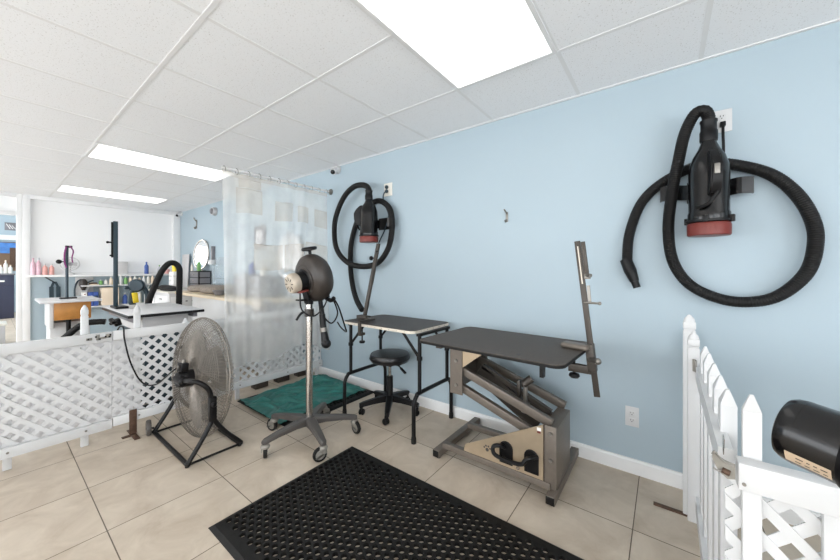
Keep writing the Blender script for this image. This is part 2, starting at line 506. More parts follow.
def outlet(x, z, label, w=.072, h=.118, m='white', sockets=(.022, -.022)):
    t = thing('wall_outlet', label, 'outlet', (x, WY, z), 0, 'wall outlets')
    MB().box((x, WY - .003, z), (w, .006, h), bev=.0025).build('plate', M[m], t)
    for dz in sockets:
        s = MB().box((x, WY - .007, z + dz), (.034, .004, .030), bev=.004).build('socket', M[m], t)
        k = MB()
        k.box((x - .006, WY - .0092, z + dz + .004), (.0028, .001, .009)); k.box((x + .006, WY - .0092, z + dz + .004), (.0028, .001, .007))
        k.cyl((x, WY - .0087, z + dz - .008), (x, WY - .0097, z + dz - .008), .0028, n=8)
        k.build('slots', M['black'], s, smooth=False)
outlet(.247, 2.075, 'white wall outlet above the right wall dryer', .084, .122)
outlet(-2.215, 2.06, 'cream wall outlet with black plugs beside the left wall dryer', .11, .13, 'offwhite')
outlet(-.164, .35, 'white wall outlet low on the blue wall above the skirting', .072, .122)

# ------------------------------------------------------------------ wall-mounted dryers
def wall_bracket(x, z, w, label):
    t = thing('dryer_wall_mount', label, 'bracket', (x, WY, z), 0, 'dryer wall brackets')
    MB().box((x, WY - .006, z), (.14, .012, .12), bev=.004).build('wall_plate', M['black'], t)
    for sg in (-1, 1):
        g = MB()
        prof = [(sg * .055, -.012), (sg * .10, -.045), (sg * .125, -.08), (sg * w * .75, -.085), (sg * w, -.06), (sg * w, -.04)]
        for i in range(len(prof) - 1):
            a, b = prof[i], prof[i + 1]
            g.bar((x + a[0], WY + a[1], z), (x + b[0], WY + b[1], z), .006, .085)
        g.build('arm', M['blackgl'], t)
    return t

def wall_dryer(x, y, z0, hose_a, hose_b, label, tip=None, lean=0.0, s=1.0, yaw=0.0):
    t = thing('wall_hung_dryer', label, 'pet dryer', (x, y, z0), 0, 'wall-hung pet dryers')
    c = (x, y, z0)
    g = MB(); g.lathe([(0, .07), (.084, .07), (.086, .075), (.086, .115), (.082, .125), (.083, .31), (.08, .36), (.066, .41), (.045, .45), (.033, .48), (.031, .50), (0, .50)], c, n=36); g.build('body_shell', M['blackgl'], t)
    g = MB(); g.lathe([(0, 0), (.083, 0), (.088, .005), (.089, .055), (.085, .066), (0, .067)], c, n=36); g.build('red_base', M['red'], t)['label'] = 'dark red filter cap'
    g = MB(); g.lathe([(.0865, .07), (.0925, .07), (.0925, .083), (.0865, .083)], c, n=36)
    for a in (R(150 + yaw), R(250 + yaw), R(330 + yaw)):
        g.box((x + .091 * math.cos(a), y + .091 * math.sin(a), z0 + .083), (.022, .022, .035), (0, 0, a), .003)
    g.build('clip_band', M['black'], t)
    g = MB(); g.lathe([(0, .49), (.035, .49), (.037, .50), (.037, .54), (.033, .55), (.033, .585), (.036, .59), (.036, .60), (0, .60)], c); g.build('hose_collar', M['black'], t)
    # moulded handle block down one side
    hv = V((math.sin(R(yaw)), -math.cos(R(yaw)), 0)); sv = V((math.cos(R(yaw)), math.sin(R(yaw)), 0))
    o = V(c)
    g = MB(); g.prism([(.06, .43), (.085, .425), (.115, .39), (.138, .355), (.142, .33), (.142, .27), (.132, .23), (.11, .20), (.07, .19)], o - sv * .022, hv, (0, 0, 1), -.044)
    bmesh.ops.bevel(g.bm, geom=[e for e in g.bm.edges], offset=.006, segments=2, affect='EDGES')
    hd = g.build('handle', M['black'], t)
    g = MB(); g.box(o + hv * .143 + V((0, 0, .315)), (.022, .008, .05), (0, 0, R(yaw)), .003); g.build('switch', M['steel'], hd)
    g = MB(); g.tube([o + hv * .12 + sv * .01 + V((0, 0, .21)), o + hv * .105 - sv * .015 + V((0, 0, .165)), o + hv * .09 - sv * .04 + V((0, 0, .145)), o + hv * .07 - sv * .06 + V((0, 0, .14))], .009, 8); g.build('cord_stub', M['black'], hd)
    if s != 1.0:
        Mx = Matrix.Translation(o) @ Matrix.Scale(s, 4) @ Matrix.Translation(-o)
        def sc(ob):
            ob.data.transform(Matrix.Diagonal((1.04, 1.04, s, 1)))
            for q in ob.children: sc(q)
        for ob in t.children: sc(ob)
    g = MB(); g.tube(hose_a + hose_b, .0285, 14, ribs=.011); g.build('hose', M['hose'], t)
    if tip:
        g = MB(); a, b = V(tip[0]), V(tip[1]); d = b - a
        g.cyl(a - d * .15, a + d * .35, .032, .034); g.cyl(a + d * .35, a + d * .75, .033, .024); g.cyl(a + d * .75, b, .021, .02)
        g.build('nozzle', M['black'], t)
    return t
ha = [(.181, 2.27, 2.02), (.181, 2.268, 2.065), (.162, 2.262, 2.10), (.125, 2.262, 2.09), (.085, 2.27, 2.0), (.060, 2.285, 1.87), (.032, 2.30, 1.70), (.015, 2.32, 1.49), (.037, 2.33, 1.308), (.111, 2.335, 1.18), (.233, 2.34, 1.11), (.346, 2.34, 1.10), (.45, 2.34, 1.14), (.54, 2.345, 1.255), (.568, 2.35, 1.404), (.552, 2.352, 1.523), (.499, 2.357, 1.648), (.416, 2.362, 1.749), (.30, 2.368, 1.815)]
hb = [(.20, 2.372, 1.845), (.10, 2.374, 1.83), (-.03, 2.374, 1.76), (-.12, 2.374, 1.655), (-.176, 2.374, 1.477), (-.187, 2.372, 1.311)]
wall_bracket(.17, 1.70, .19, 'black curved wall bracket holding the right dryer')
wall_dryer(.181, 2.255, 1.44, ha, hb, 'black pet dryer with dark red base hung on the right of the blue wall', ((-.187, 2.372, 1.305), (-.135, 2.36, 1.155)), yaw=8)
g = MB(); g.box((.249, WY - .024, 2.05), (.024, .03, .026), bev=.004)
g.tube([(.249, WY - .035, 2.045), (.249, WY - .038, 1.99), (.252, WY - .025, 1.90), (.245, WY - .018, 1.79), (.24, WY - .018, 1.77)], .0065, 8)
tag(g.build('power_cord', M['black']), 'black power cord from outlet down behind the right wall dryer', 'cord', 'dryer power cords')

ha = [(-2.318, 2.25, 2.00), (-2.325, 2.248, 2.05), (-2.365, 2.248, 2.088), (-2.44, 2.25, 2.108), (-2.55, 2.26, 2.108), (-2.70, 2.28, 2.055), (-2.84, 2.30, 1.93), (-2.925, 2.31, 1.752), (-2.90, 2.31, 1.507), (-2.739, 2.31, 1.35), (-2.505, 2.31, 1.29), (-2.275, 2.32, 1.324), (-2.14, 2.33, 1.466), (-2.095, 2.335, 1.653), (-2.12, 2.345, 1.82), (-2.22, 2.37, 1.915)]
hb = [(-2.33, 2.375, 1.955), (-2.48, 2.374, 1.915), (-2.62, 2.37, 1.78), (-2.71, 2.365, 1.55), (-2.72, 2.36, 1.308), (-2.68, 2.355, 1.092), (-2.58, 2.32, .945), (-2.44, 2.27, .85)]
wall_bracket(-2.27, 1.72, .155, 'black wall bracket holding the left dryer')
wall_dryer(-2.318, 2.245, 1.525, ha, hb, 'black pet dryer with dark red base hung above the folding table', yaw=-62, s=.85)
g = MB()
for dz in (.02, -.02): g.ball((-2.215, WY - .027, 2.06 + dz), .019)
g.tube([(-2.215, WY - .03, 2.05), (-2.235, WY - .05, 2.0), (-2.245, WY - .035, 1.93), (-2.20, WY - .014, 1.80), (-2.25, WY - .014, 1.66), (-2.34, WY - .02, 1.5), (-2.42, WY - .025, 1.2), (-2.50, WY - .02, .93)], .006, 8)
tag(g.build('power_cord', M['petrol']), 'dark power cord from outlet hanging down to the folding table', 'cord', 'dryer power cords')

# ------------------------------------------------------------------ folding table
def rrect(w, d, r, n=6):
    p = []
    for cx, cy, a0 in ((w / 2 - r, d / 2 - r, 0), (-w / 2 + r, d / 2 - r, 90), (-w / 2 + r, -d / 2 + r, 180), (w / 2 - r, -d / 2 + r, 270)):
        for i in range(n + 1):
            a = R(a0 + 90 * i / n)
            p.append((cx + r * math.cos(a), cy + r * math.sin(a)))
    return p
FT = thing('folding_table', 'folding grooming table with brown-black top, pale edge and black tube legs', 'grooming table')
W_, D_, Z_ = .805, .52, .81
MB().prism(rrect(W_, D_, .05), (-.003, 0, Z_ - .024), (1, 0, 0), (0, 1, 0), .020).build('edge_band', M['cream'], FT)['label'] = 'pale scuffed edge band'
MB().prism(rrect(W_ - .006, D_ - .006, .047), (-.003, 0, Z_ - .004), (1, 0, 0), (0, 1, 0), .004).build('tabletop', M['browntop'], FT)
for sx in (-1, 1):
    X = sx * .385 + .03
    zb = .345
    g = MB()
    g.tube([(X, -.27, .012), (X, -.27, zb - .10), (X, -.262, zb - .05), (X, -.235, zb - .012), (X, -.19, zb), (X, .16, zb), (X, .205, zb - .012), (X, .232, zb - .05), (X, .24, zb - .10), (X, .24, .012)], .0155, 12)
    g.build('leg_frame', M['black'], FT)
    for Y in (-.27, .24):
        MB().lathe([(.0, 0), (.019, 0), (.019, .03), (.016, .05), (0, .05)], (X, Y, 0), n=14).build('foot_cap', M['rubber'], FT)
    for Y in (-.20, .175):
        MB().cyl((X, Y, zb), (X, Y, Z_ - .024), .0145, n=14).build('leg', M['black'], FT)
        g = MB(); g.bar((X, Y, .60), (X - sx * .17, Y, Z_ - .026), .012, .02, bev=.002)
        g.box((X - sx * .17, Y, Z_ - .03), (.06, .03, .01)); g.box((X, Y, .60), (.034, .03, .03), bev=.003)
        g.build('brace', M['black'], FT)
    g = MB(); g.bar((X, -.22, Z_ - .034), (X, .2, Z_ - .034), .03, .018); g.build('end_rail', M['black'], FT)
g = MB()
for i in range(5): g.cyl((W_ / 2 - .0035, -.16 + i * .08, Z_ - .013), (W_ / 2 - .001, -.16 + i * .08, Z_ - .013), .004, n=8)
for i in range(9): g.cyl((-.32 + i * .08, -D_ / 2 + .0005, Z_ - .013), (-.32 + i * .08, -D_ / 2 - .002, Z_ - .013), .003, n=8)
g.build('screws', M['steel'], FT)
FT.location = (-1.872, 2.135, 0); FT.rotation_euler.z = R(-.5)

# grooming arm on the folding table
t = thing('grooming_post', 'leaning dark steel grooming arm clamped to the folding table', 'grooming arm', (-2.215, 2.06, .82), 0, 'grooming arms on the tables')
b0 = V((-2.195, 2.07, .825)); b1 = V((-2.105, 2.16, 1.50))
MB().bar(b0, b1, .034, .022, up=(0, 1, 0), bev=.002).build('pole', M['bronzed'], t)
dd = b1 - b0
MB().bar(b0 + dd * .44 + V((.012, 0, 0)), b0 + dd * .66 + V((.012, 0, 0)), .010, .03, up=(0, 1, 0), bev=.002).build('slide_plate', M['bronzed'], t)
p = b0 + dd * .80
g = MB(); g.cyl(p, p + V((-.045, -.01, .0)), .008, n=10); g.cyl(p + V((-.04, -.01, 0)), p + V((-.055, -.012, 0)), .02, n=12); g.build('knob', M['black'], t); g = MB(); g.cyl(p + V((.01, 0, .05)), p + V((.035, -.02, .06)), .009, n=10); g.build('pole_screw', M['black'], t)
MB().box((-2.185, 2.05, .828), (.135, .06, .034), (0, 0, R(-4)), .004).build('clamp_plate', M['bronzed'], t)
g = MB(); g.bar((-2.035, 1.865, .72), (-2.035, 1.915, .72), .03, .022, bev=.003); g.bar((-2.035, 1.864, .709), (-2.035, 1.864, .832), .03, .012, up=(0, 1, 0)); g.bar((-2.035, 1.861, .828), (-2.035, 2.03, .828), .03, .012); g.bar((-2.035, 2.02, .828), (-2.17, 2.05, .828), .03, .012)
g.build('clamp_jaw', M['bronzed'], t)
g = MB(); g.cyl((-2.035, 1.893, .66), (-2.035, 1.893, .785), .006, n=10); g.lathe([(0, 0), (.022, 0), (.026, .008), (.022, .018), (0, .02)], (-2.035, 1.893, .645)); g.build('clamp_screw', M['black'], t)

# ------------------------------------------------------------------ stool
ST = thing('rolling_stool', 'black round rolling stool in front of the folding table', 'stool')
g = MB(); g.lathe([(0, .425), (.14, .425), (.165, .432), (.177, .45), (.178, .478), (.168, .496), (.12, .503), (0, .505)], n=40); g.build('seat', M['leather'], ST)
g = MB(); g.torus((0, 0, .46), (0, 0, 1), .1785, .003, 40, 6); g.build('seat_piping', M['black'], ST)
g = MB(); g.box((0, 0, .418), (.17, .17, .014), bev=.004); g.box((.05, .02, .408), (.10, .05, .012)); g.build('seat_plate', M['black'], ST)
MB().cyl((0, 0, .27), (0, 0, .42), .014).build('gas_lift', M['chrome'], ST)['label'] = 'chrome gas lift column'
g = MB(); g.lathe([(0, .09), (.028, .09), (.03, .13), (.028, .14), (.028, .30), (.024, .305), (0, .305)], n=20); g.build('column_sleeve', M['black'], ST)
g = MB(); g.tube([(.03, .01, .41), (.10, .0, .405), (.15, -.01, .385)], .006, 8); g.bar((.13, -.006, .393), (.195, -.016, .362), .024, .012, bev=.004); g.build('height_lever', M['black'], ST)
for i in range(5):
    a = R(-53 + 72 * i); d = V((math.cos(a), math.sin(a), 0)); sd = V((-d.y, d.x, 0))
    g = MB()
    rr = []
    for (r_, w, z0, z1) in ((.02, .03, .095, .145), (.12, .026, .09, .132), (.235, .021, .075, .11), (.27, .017, .068, .10)):
        c = d * r_
        rr.append([c + sd * w + V((0, 0, z0)), c + sd * w + V((0, 0, z1 - .006)), c + sd * (w - .008) + V((0, 0, z1)), c - sd * (w - .008) + V((0, 0, z1)), c - sd * w + V((0, 0, z1 - .006)), c - sd * w + V((0, 0, z0))])
    g.rings(rr); g.build('leg', M['black'], ST)
    c = d * .255
    k = V((math.cos(a + .9), math.sin(a + .9), 0)); ks = V((-k.y, k.x, 0))
    g = MB(); g.cyl(c + V((0, 0, .06)), c + V((0, 0, .085)), .008, n=8); g.box(c + k * -.006 + V((0, 0, .052)), (.04, .014, .025), (0, 0, a + .9), .005)
    cs = g.build('caster', M['black'], ST)
    g = MB()
    for sg in (-1, 1):
        g.lathe([(0, -.008), (.021, -.008), (.0255, -.004), (.0255, .004), (.021, .008), (0, .008)], c + k * -.012 + ks * (.013 * sg) + V((0, 0, .0258)), ks, n=18)
    g.build('wheel', M['black'], cs)
ST.location = (-1.955, 2.15, 0); ST.scale = (1, 1, 1.045)

# ------------------------------------------------------------------ pedestal dryers
def stand_dryer(name_label, loc, pole_top, az, pitch, base_rot, m_motor, m_cap, m_body, label_plate=False, cord=None, motor_len=.13, hs=1.0, mr=.07, br=1.0, group=None):
    t = thing('stand_dryer', name_label, 'pet dryer', loc, 0, group)
    O = V(loc)
    g = MB(); g.lathe([(0, .105), (.035, .105), (.046, .12), (.046, .158), (.034, .172), (0, .174)], O, n=24); g.build('base_hub', M['greyrub'], t)
    for i in range(5):
        a = R(base_rot + 72 * i); d = V((math.cos(a), math.sin(a), 0)); sd = V((-d.y, d.x, 0))
        rr = []
        for (r_, w, z0, z1) in ((.02, .036, .115, .168), (.12, .033, .125, .163), (.25, .025, .118, .15), (.335, .021, .106, .136), (.352, .013, .106, .13)):
            c = O + d * r_ * br
            rr.append([c + sd * w + V((0, 0, z0)), c + sd * w + V((0, 0, z1 - .01)), c + sd * (w - .009) + V((0, 0, z1)), c - sd * (w - .009) + V((0, 0, z1)), c - sd * w + V((0, 0, z1 - .01)), c - sd * w + V((0, 0, z0))])
        g = MB(); g.rings(rr); g.build('leg', M['greyrub'], t)
        c = O + d * .332 * br
        ka = a + 1.1 + .5 * i; k = V((math.cos(ka), math.sin(ka), 0)); ks = V((-k.y, k.x, 0))
        q = 1.18
        g = MB(); g.cyl(c + V((0, 0, .078 * q)), c + V((0, 0, .108 * q)), .016, n=12); g.lathe([(0, .066 * q), (.024 * q, .066 * q), (.026 * q, .074 * q), (.02 * q, .084 * q), (0, .085 * q)], c, n=14)
        wc = c + k * -.022 + V((0, 0, .0404 * q))
        for sg in (-1, 1):
            g.prism([(.0, 0), (.034 * q, .002), (.03 * q, .028 * q), (-.018 * q, -.02), (-.030 * q, -.016)], wc + ks * (.019 * sg - .002) + V((0, 0, .004)), k, (0, 0, 1), .004)
        g.box(c + k * -.004 + V((0, 0, .066 * q)), (.05, .044, .012), (0, 0, ka), .004)
        cs = g.build('caster', M['castor'], t)
        w = MB(); w.lathe([(0, -.011), (.029 * q, -.011), (.029 * q, -.013), (.038 * q, -.011), (.0402 * q, -.006), (.0402 * q, .006), (.038 * q, .011), (.029 * q, .013), (.029 * q, .011), (0, .011)], wc, ks, n=26); wh = w.build('wheel', M['rubber'], cs)
        w = MB(); w.lathe([(0, -.0145), (.006, -.0145), (.010, -.0125), (.026 * q, -.0125), (.027 * q, -.0115), (.027 * q, .0115), (.026 * q, .0125), (.010, .0125), (.006, .0145), (0, .0145)], wc, ks, n=22); w.build('wheel_hub', M['castor'], cs)
    MB().cyl(O + V((0, 0, .15)), O + V((0, 0, pole_top)), .0245 if hs == 1 else .0165, n=24).build('pole', M['chrome'], t)['label'] = 'chrome telescopic pole'
    zc = pole_top - .12
    g = MB(); g.lathe([(.0247, 0), (.034, 0), (.034, .055), (.0247, .055)], O + V((0, 0, zc)), n=20); cl = g.build('collar', M['dust'], t)
    g = MB(); g.tube([O + V((-.02, -.01, zc + .03)), O + V((-.05, -.035, zc + .02)), O + V((-.075, -.06, zc - .03))], .009, 8); g.build('collar_lever', M['black'], cl)
    # head
    ax = V((math.cos(az) * math.cos(pitch), math.sin(az) * math.cos(pitch), math.sin(pitch))).normalized()   # towards the motor end
    x, y, z = frame(ax)      # x is horizontal, y points up
    H = O + V((.03 if hs == 1 else 0, .015 if hs == 1 else 0, pole_top + .165))
    g = MB(); g.lathe([(r_ * hs, h_ * (1 if h_ > 0 else hs)) for r_, h_ in ((0, -.078), (.11, -.078), (.155, -.064), (.177, -.032), (.180, .0), (.174, .032), (.15, .057), (.115, .07), (.112, .074), (.095, .074), (.09, .078), (0, .08))], H, ax, n=40)
    g.lathe([(0, .07), (.06, .07), (.056, .10), (.05, .125), (0, .125)], H - y * .06 * hs, -z, n=24) if hs == 1 else None
    g.build('blower_housing', m_body, t)
    g = MB(); g.lathe([(mr + .002, .066), (mr + .016 * hs, .066), (mr + .016 * hs, .078), (mr + .006 * hs, .086), (mr + .002, .086)], H, ax, n=32); g.build('motor_ring', M['black'], t)
    g = MB(); g.cyl(H + z * .07, H + z * (.07 + motor_len), mr, n=40)
    mo = g.build('motor_case', m_motor, t)
    g = MB(); e = .07 + motor_len
    g.lathe([(0, e - .03 * (hs == 1)), (mr + .0002, e - .03 * (hs == 1)), (mr + .002 * (hs == 1), e - .022 * (hs == 1)), (mr + .002 * (hs == 1), e + .006), (mr * .97, e + .016), (mr * .90, e + .0235), (mr * .80, e + .026), (0, e + .026)], H, ax, n=40); cp = g.build('motor_end_cap', m_cap, t)
    if not label_plate:
        cp['label'] = 'worn beige motor end cap'
        g = MB()
        for i in range(8):
            q = 2 * PI * i / 8
            dcos = x * math.cos(q) + y * math.sin(q)
            g.box(H + z * (e + .0262) + dcos * mr * .55, (.006, .026, .002), Matrix((dcos.cross(z), dcos, z)).transposed())
        g.build('vent_slots', M['black'], cp)
        g = MB(); g.box(H + z * .13 + x * .02 - y * (mr - .004), (.09, .012, .07), Matrix((x, y, z)).transposed(), .003); g.build('rating_plate', M['red'], t)['label'] = 'dull red rating plate under the motor'
    else:
        # long tan label round the lower side with two rows of tiny print
        g = MB(); rr = []
        for i in range(9):
            q = R(-44 + i * 2.9)
            dv = x * math.cos(q - PI * .5 + PI * .5) * 1.0 + y * math.sin(q)
            rr.append(dv)
        bm = g.bm
        va = [[bm.verts.new(H + z * h_ + dv * (mr + .0006)) for dv in rr] for h_ in (.09, .07 + motor_len + .004)]
        for j in range(8): bm.faces.new((va[0][j], va[0][j + 1], va[1][j + 1], va[1][j]))
        g.build('label_strip', M['label'], t)['label'] = 'tan printed label strip'
        g = MB(); bm = g.bm
        random.seed(3)
        for row in (2, 5):
            h_ = .094
            while h_ < motor_len + .060:
                w_ = random.uniform(.004, .010)
                q0, q1 = R(-44 + row * 2.9), R(-44 + row * 2.9 + 2.6)
                pts = [(q0, h_), (q1, h_), (q1, h_ + w_), (q0, h_ + w_)]
                bm.faces.new([bm.verts.new(H + z * hh + (x * math.cos(q) + y * math.sin(q)) * (mr + .0011)) for q, hh in pts])
                h_ += w_ + .004
        g.build('label_print', M['ink'], t)
    if hs == 1:
      g = MB(); g.lathe([(0, .16), (.012, .16), (.012, .20), (.02, .205), (.05, .207), (.056, .213), (.056, .225), (.048, .232), (0, .233)], H - z * .01, y, n=24); g.build('top_knob', M['black'], t)
    if hs == 1:
      g = MB()
      g.tube([H + x * .05 - y * .15 - z * .03, H + x * .12 - y * .175 - z * .03, H + x * .165 - y * .155 - z * .03], .016, 10); g.build('tilt_lever', M['black'], t)
    # yoke holding the housing to the pole
    if hs == 1:
        g = MB(); g.prism([(-.03, -.17), (.03, -.17), (.034, -.06), (.02, .0), (-.02, .0), (-.034, -.06)], H + z * .085 - x * .0 , x, y, .008)
        g.prism([(-.03, -.17), (.03, -.17), (.034, -.06), (-.034, -.06)], H - z * .09, x, y, .008)
        g.lathe([(0, -.02), (.03, -.02), (.03, .03), (0, .035)], O + V((0, 0, pole_top - .01)), n=18)
        g.box(O + V((0, 0, pole_top + .005)), (.06, .19, .012), (0, 0, az + PI / 2), .003); g.build('yoke', M['black'], t)
    else:
        MB().cyl(O + V((0, 0, pole_top - .03)), H, .026).build('neck', M['black'], t)
    if cord:
        g = MB(); g.tube([O + V(c) for c in cord], .0055, 8); g.build('cord', M['black'], t)
    return t, H, x, y, z

sd, H, hx, hy, hz = stand_dryer('tall pedestal pet dryer with brown dusty housing and beige motor cap beside the fan', (-2.122, 1.443, 0), 1.035, R(-92), R(-12), -91, M['black'], M['beigecap'], M['dust'], motor_len=.10,
    cord=[(.02, -.10, 1.20), (.05, -.11, 1.10), (.055, -.10, .98), (.09, -.03, .925), (.11, .05, .99), (.13, .07, 1.1), (.12, .02, 1.15)])
g = MB(); g.cyl((-2.065, 1.495, 1.05), (-2.05, 1.505, .93), .016, .018); g.cyl((-2.05, 1.505, .93), (-2.04, 1.51, .80), .022, .024); hn = g.build('hanging_nozzle', M['black'], sd)
g = MB(); g.cyl((-2.043, 1.509, .83), (-2.04, 1.511, .80), .027); g.build('nozzle_ring', M['steel'], hn)
g = MB(); g.cyl((-2.039, 1.511, .80), (-2.025, 1.515, .73), .023, .03); g.ball((-2.02, 1.518, .71), .036); g.build('nozzle_tip', M['black'], hn)
g = MB(); g.tube([(-2.05, 1.47, 1.06), (-2.04, 1.50, .93), (-2.00, 1.55, .86), (-1.99, 1.60, .93), (-1.99, 1.56, 1.04), (-1.98, 1.60, .98), (-2.02, 1.70, .80), (-2.12, 1.79, .745), (-2.22, 1.82, .765), (-2.29, 1.84, .80)], .006, 8)
g.build('mains_cord', M['black'], sd)

BZ = V((math.cos(R(148.7)) * math.cos(R(6.4)), math.sin(R(148.7)) * math.cos(R(6.4)), math.sin(R(6.4))))
BH = V((0.253, 0.879, 0.96)) - BZ * .086
stand_dryer('glossy black dryer barrel in the near right corner, cut off by the photo edge', (BH.x, BH.y, 0), BH.z - .165, R(148.7), R(6.4), -90, M['blackgl'], M['blackgl'], M['blackgl'], label_plate=True, motor_len=0.0713, hs=.42, mr=.060, br=.78)
t = thing('clip_dryer', 'grey round dryer head clamped to the fence rail behind the clear curtain', 'pet dryer', (-3.43, 1.79, .80))
cc = V((-3.44, 1.79, .83)); ca = V((.35, -.85, .25)).normalized()
g = MB(); g.lathe([(0, -.06), (.07, -.06), (.10, -.03), (.105, 0), (.09, .04), (.06, .055), (0, .056)], cc, ca, n=28); g.build('housing', M['greydark'], t)
g = MB(); g.lathe([(0, .05), (.055, .05), (.058, .12), (.045, .135), (0, .136)], cc + V((0, 0, .03)), ca, n=24); g.build('motor_cap', M['beigecap'], t)
g = MB(); g.bar((-3.40, 1.80, .72), (-3.43, 1.80, .85), .03, .03); g.bar((-3.42, 1.80, .73), (-3.33, 1.80, .73), .03, .02); g.build('clamp', M['greydark'], t)
g = MB(); g.tube([cc + V((0, .03, -.09)), (-3.40, 1.88, .62), (-3.37, 2.0, .52), (-3.36, 2.12, .50), (-3.36, 2.24, .58), (-3.38, 2.32, .66)], .006, 8); g.build('cord', M['greydark'], t)

# ------------------------------------------------------------------ floor fan
FC = V((-2.795, .962, .463)); FN = V((.06, -.99, .08)).normalized()      # FN points to the motor side
fx, fy, fz = frame(FN)
FA = thing('floor_fan', 'large round wire-caged floor fan on a black tilting stand', 'fan', (-2.75, .93, 0))
FR = .432; FD = .056
def cage(sg, name):
    g = MB()
    prof = [(FR, 0), (FR * .985, .024), (FR * .93, .042), (FR * .8, .052), (FR * .6, FD), (FR * .3, FD + .004), (.07, FD + .006)]
    nr = 108
    def pt(r, h, a): return FC + fz * (h * sg) + (fx * math.cos(a) + fy * math.sin(a)) * r
    for i in range(0, nr):
        a = 2 * PI * i / nr
        g.tube([pt(r, h, a + (0.25 * (1 - r / FR))) for r, h in prof], .0018, 4, smooth=1)
    rs = [.07 + .0215 * q for q in range(15)]
    for r in rs:
        # height on the profile
        h = 0
        for j in range(len(prof) - 1):
            if prof[j + 1][0] <= r <= prof[j][0]:
                u = (prof[j][0] - r) / (prof[j][0] - prof[j + 1][0]); h = prof[j][1] + u * (prof[j + 1][1] - prof[j][1]); break
        g.torus(FC + fz * (h * sg), fz, r, .0014, 56, 4)
    g.build(name, M['wire'], FA)
cage(1, 'rear_grille'); cage(-1, 'front_grille')
g = MB(); g.torus(FC, fz, FR, .006, 64, 8); g.torus(FC + fz * .018, fz, FR * .99, .0025, 64, 6); g.torus(FC - fz * .018, fz, FR * .99, .0025, 64, 6); g.build('cage_rim', M['wire'], FA)
g = MB(); g.lathe([(0, -.05), (.05, -.05), (.055, -.04), (.055, .03), (0, .03)], FC, fz, n=20); g.build('blade_hub', M['steel'], FA)
for i in range(3):
    a0 = 2 * PI * i / 3 + .35
    g = MB(); rows = []
    for r, w, tw in ((.05, .05, .03), (.15, .15, .03), (.27, .22, .028), (.36, .22, .022), (.375, .17, .02)):
        rows.append([(r, w * q, tw * q * 1.0) for q in (-1, -.5, 0, .5, 1)])
    top = []
    for row in rows:
        ring = []
        for (r, wv, hv) in row:
            aa = a0 + wv / max(r, .1) * .75
            ring.append(FC + (fx * math.cos(aa) + fy * math.sin(aa)) * r + fz * (hv - .01))
        back = [p + fz * .002 for p in reversed(ring)]
        top.append(ring + back)
    g.rings(top); g.build('fan_blade', M['steel'], FA)
g = MB(); g.lathe([(0, .02), (.055, .02), (.06, .04), (.06, .13), (.05, .15), (0, .152)], FC, fz, n=24); g.build('motor', M['black'], FA)
g = MB(); g.box(FC + fz * .12 + fy * .085, (.07, .06, .05), Matrix((fx, fy, fz)).transposed(), .006); g.build('switch_box', M['black'], FA)
g = MB(); g.cyl(FC + fz * .12 + fy * .05, FC + fz * .12 + fy * .14, .012, n=10); g.box(FC + fz * .152 + fy * .088, (.02, .02, .012), Matrix((fx, fy, fz)).transposed(), .003); g.build('switch_bracket', M['steel'], FA)
MC = FC + fz * .135
tubes = M['black']
# base frame: two long floor tubes along X, one A-frame at each end
g = MB(); g.tube([(-3.11, .765, .018), (-2.44, .765, .018)], .0135, 10, smooth=1); g.build('floor_tube', tubes, FA)
g = MB(); g.tube([(-3.11, 1.085, .018), (-2.44, 1.085, .018)], .0135, 10, smooth=1); g.build('floor_tube', tubes, FA)
for X in (-2.425, -3.115):
    g = MB()
    g.tube([(X, .765, .03), (X, .78, .05), (X, .84, .14), (X, .895, .235), (X, .91, .28)], .0145, 10, smooth=4)
    g.tube([(X, 1.085, .03), (X, 1.07, .05), (X, .99, .14), (X, .925, .235), (X, .91, .28)], .0145, 10, smooth=4)
    g.tube([(X, .765, .02), (X, 1.085, .02)], .008, 10, smooth=1)
    g.ball((X, .765, .026), .018); g.ball((X, 1.085, .026), .018)
    g.build('a_frame', tubes, FA)
for p in ((-2.44, .765), (-2.44, 1.085)):
    MB().cyl((p[0], p[1], 0), (p[0], p[1], .02), .012, n=12).build('foot', M['rubber'], FA)
for X in (-2.425, -3.115):
    sg = 1 if X > -2.7 else -1
    g = MB()
    g.box((X, .905, .33), (.034, .045, .16), bev=.005)
    if sg > 0:
        g.tube([(X, .90, .38), (X, .885, .46), (X - .015, .84, .515), (X - .07, .80, .53), MC + V((.12, 0, .015)), MC + V((.05, 0, 0))], .0155, 12)
    else:
        g.tube([(X, .905, .38), (X, .93, .44), (X + .0, .97, .48)], .0155, 12)
    g.build('yoke_arm', tubes, FA)
    g = MB(); g.cyl((X + .017 * sg, .90, .37), (X + .045 * sg, .90, .37), .008, n=8); g.lathe([(0, 0), (.016, 0), (.018, .006), (.012, .014), (0, .015)], (X + .035 * sg, .90, .37), (sg, 0, 0), n=12); g.build('tilt_knob', M['black'], FA)
g = MB(); g.lathe([(0, .06), (.03, .06), (.032, .08), (.032, .19), (.02, .20), (0, .20)], MC - V((.1, 0, 0)) + V((0, 0, .0)), (1, 0, 0), n=16); g.build('motor_bracket', M['black'], FA)
for Y in (.735,):
    g = MB(); g.lathe([(0, -.014), (.03, -.014), (.054, -.014), (.058, -.007), (.058, .007), (.054, .014), (.03, .014), (0, .014)], (-3.14, Y, .0585), (.15, 1, 0), n=24); w = g.build('wheel', M['greyrub'], FA)
    g = MB(); g.cyl((-3.14, Y - .016, .0585), (-3.125, Y + .03, .05), .008, n=8); g.build('axle', M['black'], w)
g = MB(); g.lathe([(0, -.014), (.03, -.014), (.054, -.014), (.058, -.007), (.058, .007), (.054, .014), (.03, .014), (0, .014)], (-3.14, 1.118, .0585), (-.15, 1, 0), n=24); g.build('wheel', M['greyrub'], FA)
